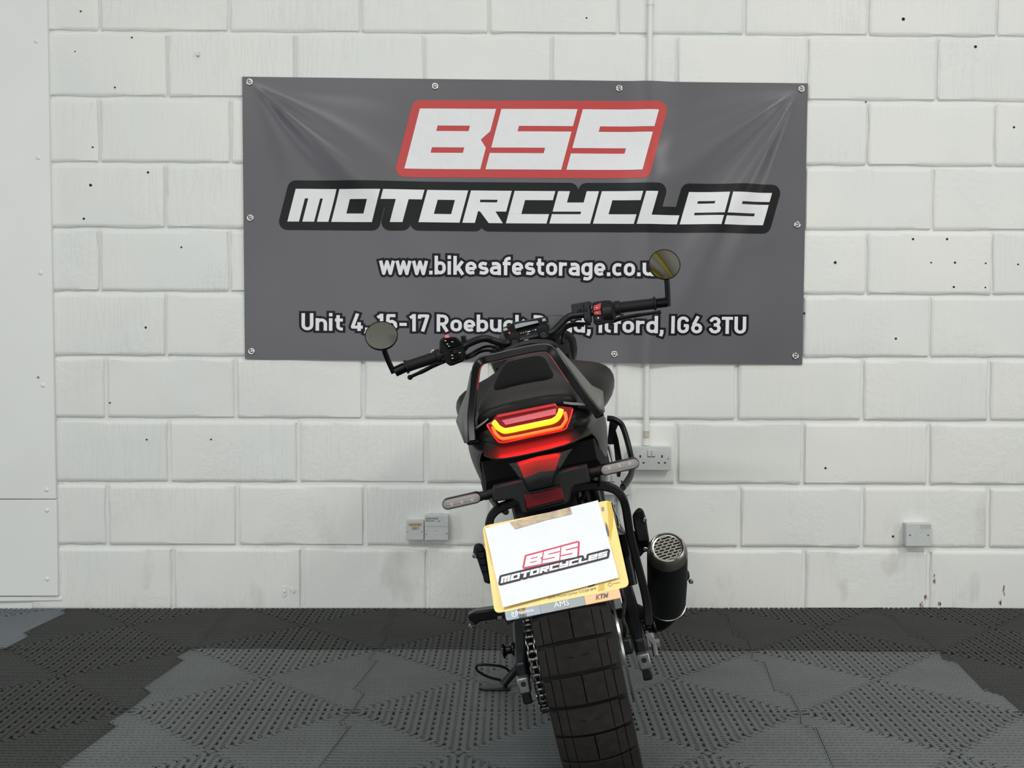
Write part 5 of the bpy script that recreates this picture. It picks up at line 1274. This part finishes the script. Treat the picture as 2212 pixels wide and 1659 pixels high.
onplate('dealer_strip', seg_(.307, .692), .0010, STRIP_G, .003)
onplate('dealer_strip', roundpoly(seg_(.694, 1), [0, .004, 0, 0]), .0010, STRIP_O, .003)
onplate('strip_line', [(x0s, tt - .0003), (x1s, tt - .0003), (x1s, tt + .0008), (x0s, tt + .0008)], .0014, mat('pale_yellow_edge', (.85, .66, .22), .4))
onplate('dark_band', [(-0.0718,-0.0827), (-0.0618,-0.0823), (-0.0614,-0.0918), (-0.0718,-0.0922)], .0016, YELLOW_D)
onplate('dark_band', seg_(.112, .178), .0016, NAVY)
onplate('dark_band', [(0.0664,-0.0681), (0.0757,-0.0672), (0.0738,-0.0789), (0.0634,-0.0792)], .0016, YELLOW_D)
onplate('dark_band', [(-0.0383,0.0802), (-0.0296,0.0805), (-0.0292,0.075), (-0.0377,0.0742)], .0016, YELLOW_D)
onplate('dark_band', [(0.1095,0.0779), (0.1168,0.0776), (0.1162,0.0543), (0.1111,0.0332), (0.1016,0.0063), (0.1007,0.0135), (0.1076,0.0562)], .0016, YELLOW_D)
onplate('dark_band', [(-0.1107,0.0751), (-0.1025,0.0796), (-0.101,0.073), (-0.1065,0.0237), (-0.1069,0.0047), (-0.1096,0.0366)], .0016, YELLOW_D)
onplate('plate_character', [(0.0981,0.0705), (0.1026,0.0704), (0.102,0.0633), (0.0978,0.0629)], .0018, STRIP_G)
onplate('plate_character', [(0.0998,0.0419), (0.1016,0.0344), (0.102,0.0219), (0.101,0.0151), (0.0975,0.0141), (0.0976,0.0264)], .0018, S_DARK)
onplate('plate_character', [(0.047,-0.0674), (0.0602,-0.0652), (0.0605,-0.0677), (0.0499,-0.0692)], .0018, S_DARK)
def words(name, text, p0, height, width, material, off, shear=0.0, parent=plate, fn=pp, bold=0.0):
    """built-in typeface outline laid flat: p0 = (s, t) of the baseline start"""
    cu = bpy.data.curves.new(name, 'FONT'); cu.body = text; cu.size = 1.0; cu.shear = shear; cu.offset = bold; cu.resolution_u = 2
    tmp = bpy.data.objects.new(name, cu); C.objects.link(tmp)
    dg = bpy.context.evaluated_depsgraph_get(); me0 = bpy.data.meshes.new_from_object(tmp.evaluated_get(dg))
    bpy.data.objects.remove(tmp)
    xs = [v.co.x for v in me0.vertices]; ys = [v.co.y for v in me0.vertices]
    kx = width / (max(xs) - min(xs)); ky = height / .70; mx = min(xs)
    for v in me0.vertices:
        v.co = fn(p0[0] + (v.co.x - mx) * kx, p0[1] + v.co.y * ky, off)
    me0.materials.clear(); me0.materials.append(material); me0.name = name
    return link(name, me0, parent)
W_ = x1s - x0s
words('strip_lettering', 'Husqvarna', (x0s + W_ * .105, tb + .0062), .0066, W_ * .142, S_WHITE, .0020, bold=.012)
words('strip_lettering', 'AMS', (x0s + W_ * .425, tb + .0052), .0096, W_ * .132, S_WHITE, .0020)
words('strip_lettering', 'MOTORCYCLES', (x0s + W_ * .426, tb + .0016), .0024, W_ * .13, S_PINK, .0020)
words('strip_lettering', 'KTM', (x0s + W_ * .785, tb + .0050), .0080, W_ * .118, S_DARK, .0020, .35, bold=.03)
words('plate_lettering', 'AMS Motorcycles CO28 8PF', (-.022, -.0755), .0042, .083, S_DARK, .0018)
em2 = M()
def ring_(cs, ct, r, w, a0=0, a1=360, n=20):
    for k in range(n):
        t0 = math.radians(a0 + (a1 - a0) * k / n); t1 = math.radians(a0 + (a1 - a0) * (k + 1) / n)
        em2.quad(pp(cs + r * math.cos(t0), ct + r * math.sin(t0), .0020), pp(cs + r * math.cos(t1), ct + r * math.sin(t1), .0020), pp(cs + (r - w) * math.cos(t1), ct + (r - w) * math.sin(t1), .0020), pp(cs + (r - w) * math.cos(t0), ct + (r - w) * math.sin(t0), .0020))
ec = (x0s + W_ * .080, tb + .0078)
ring_(ec[0], ec[1], .0052, .0011, 125, 415)
for a, b, c, d in ((-.0024, -.0026, -.0012, .0046), (.0012, -.0026, .0024, .0046), (-.0012, .0006, .0012, .0014), (-.0047, .0036, -.0036, .0056), (.0036, .0036, .0047, .0056)):
    em2.quad(pp(ec[0] + a, ec[1] + b, .0020), pp(ec[0] + c, ec[1] + b, .0020), pp(ec[0] + c, ec[1] + d, .0020), pp(ec[0] + a, ec[1] + d, .0020))
part(em2, 'strip_emblem', S_WHITE, plate, smooth=None)
em2 = M(); q0 = (0.0852,-0.0713); ring_(q0[0], q0[1], .0034, .0009); 
em2.quad(pp(q0[0] + .005, q0[1] - .0004, .002), pp(q0[0] + .017, q0[1] - .0004, .002), pp(q0[0] + .017, q0[1] + .0006, .002), pp(q0[0] + .005, q0[1] + .0006, .002))
part(em2, 'plate_mark', mat('faded_plate_mark', (.34, .26, .10), .5), plate, smooth=None)

# --- paper sheet taped over the plate (a thing of its own, lying on the plate)
pc = [(-0.1091,0.0757), (0.095,0.0847), (0.1021,-0.0642), (-0.0989,-0.0762)]
paper = thing('paper_sheet', 'white paper sheet with the red and black shop logo taped over the number plate', 'paper')
cxy = (sum(p[0] for p in pc) / 4, sum(p[1] for p in pc) / 4)
bw = Matrix.Translation((0.262, 2.36, 0)) @ LEAN
PM = Matrix(((PU.x, PV.x, PN.x, 0), (PU.y, PV.y, PN.y, 0), (PU.z, PV.z, PN.z, 0), (0, 0, 0, 1)))
PM.translation = pp(cxy[0], cxy[1], .0012)
paper.matrix_world = bw @ PM
def lift(a, b):     # the sheet stands slightly off the plate towards its lower edge
    return .0008 + .0045 * max(0, b) ** 2 + .0012 * math.sin(a * 5 + 1) * b
rows = []
for j in range(13):
    b = j / 12; row = []
    for i in range(17):
        a = i / 16; s_, t_ = lerp(lerp(pc[0], pc[1], a), lerp(pc[3], pc[2], a), b)
        row.append((s_ - cxy[0], t_ - cxy[1], lift(a, b)))
    rows.append(row)
so_ = M().sheet(rows, (0, 0, -.0003)).build('sheet', PAPERM, paper, smooth=40)
def inv(s_, t_):
    """approximate a, b of a plate point on the sheet"""
    a, b = .5, .5
    for _ in range(6):
        cs, ct = lerp(lerp(pc[0], pc[1], a), lerp(pc[3], pc[2], a), b)
        dx = lerp(pc[1], pc[2], b); d0 = lerp(pc[0], pc[3], b); ex_ = (dx[0] - d0[0], dx[1] - d0[1])
        ty = lerp(pc[3], pc[2], a); t0 = lerp(pc[0], pc[1], a); ey_ = (ty[0] - t0[0], ty[1] - t0[1])
        det = ex_[0] * ey_[1] - ex_[1] * ey_[0]; rx, ry = s_ - cs, t_ - ct
        a += (rx * ey_[1] - ry * ey_[0]) / det; b += (ex_[0] * ry - ex_[1] * rx) / det
    return a, b
def paperprint(name, polys, off, material):
    m = M()
    for k, p in enumerate(polys):
        vs = [(s_ - cxy[0], t_ - cxy[1], lift(*inv(s_, t_)) + off + (k % 40) * 2e-6) for s_, t_ in p]
        m.add(vs, [tuple(range(len(vs)))])
    bm = bmesh.new(); me = m.mesh(name, material, None, False); bm.from_mesh(me)
    bmesh.ops.triangulate(bm, faces=bm.faces)
    for f in bm.faces:
        f.normal_update()
        if f.normal.z < 0: f.normal_flip()
    bm.to_mesh(me); bm.free()
    return link(name, me, paper)
pb1 = word('BSS', .3187, .3407, (-0.0454,0.0073), (0.046,0.0137), (0.04,-0.0118), (-0.0521,-0.0117))
pb2 = word('MOTORCYCLES', 87.7, 93.83, (-0.0933,-0.0213), (0.093,-0.0126), (0.0894,-0.0225), (-0.0966,-0.0324))
paperprint('red_print', [grow(p, .0033) for p in pb1], .0003, P_RED)
paperprint('black_print', [grow(p, .0040) for p in pb2], .0004, P_BLK)
paperprint('white_print', pb1 + pb2, .0006, P_WHT)
tp = [(-0.0639,0.0769), (0.0446,0.082), (0.0455,0.0687), (-0.0001,0.0672), (-0.0563,0.0618)]
tm_ = M().extrude([(s_ - cxy[0], t_ - cxy[1], .0016) for s_, t_ in tp], (0, 0, .0003)).build('brown_tape', TAPEM, paper, smooth=None)
tm_['label'] = 'strip of wrinkled brown packing tape'

# small print on the phone socket
for (t, text, p0, hgt, p1, dy, org) in FONT_JOBS:
    words('wordmark', text, p0, hgt, p1[0] - p0[0], INK, 0, 0, t, lambda a, b, o, dy=dy, org=org: Vector((a, D + dy - .0004, b)) - org)
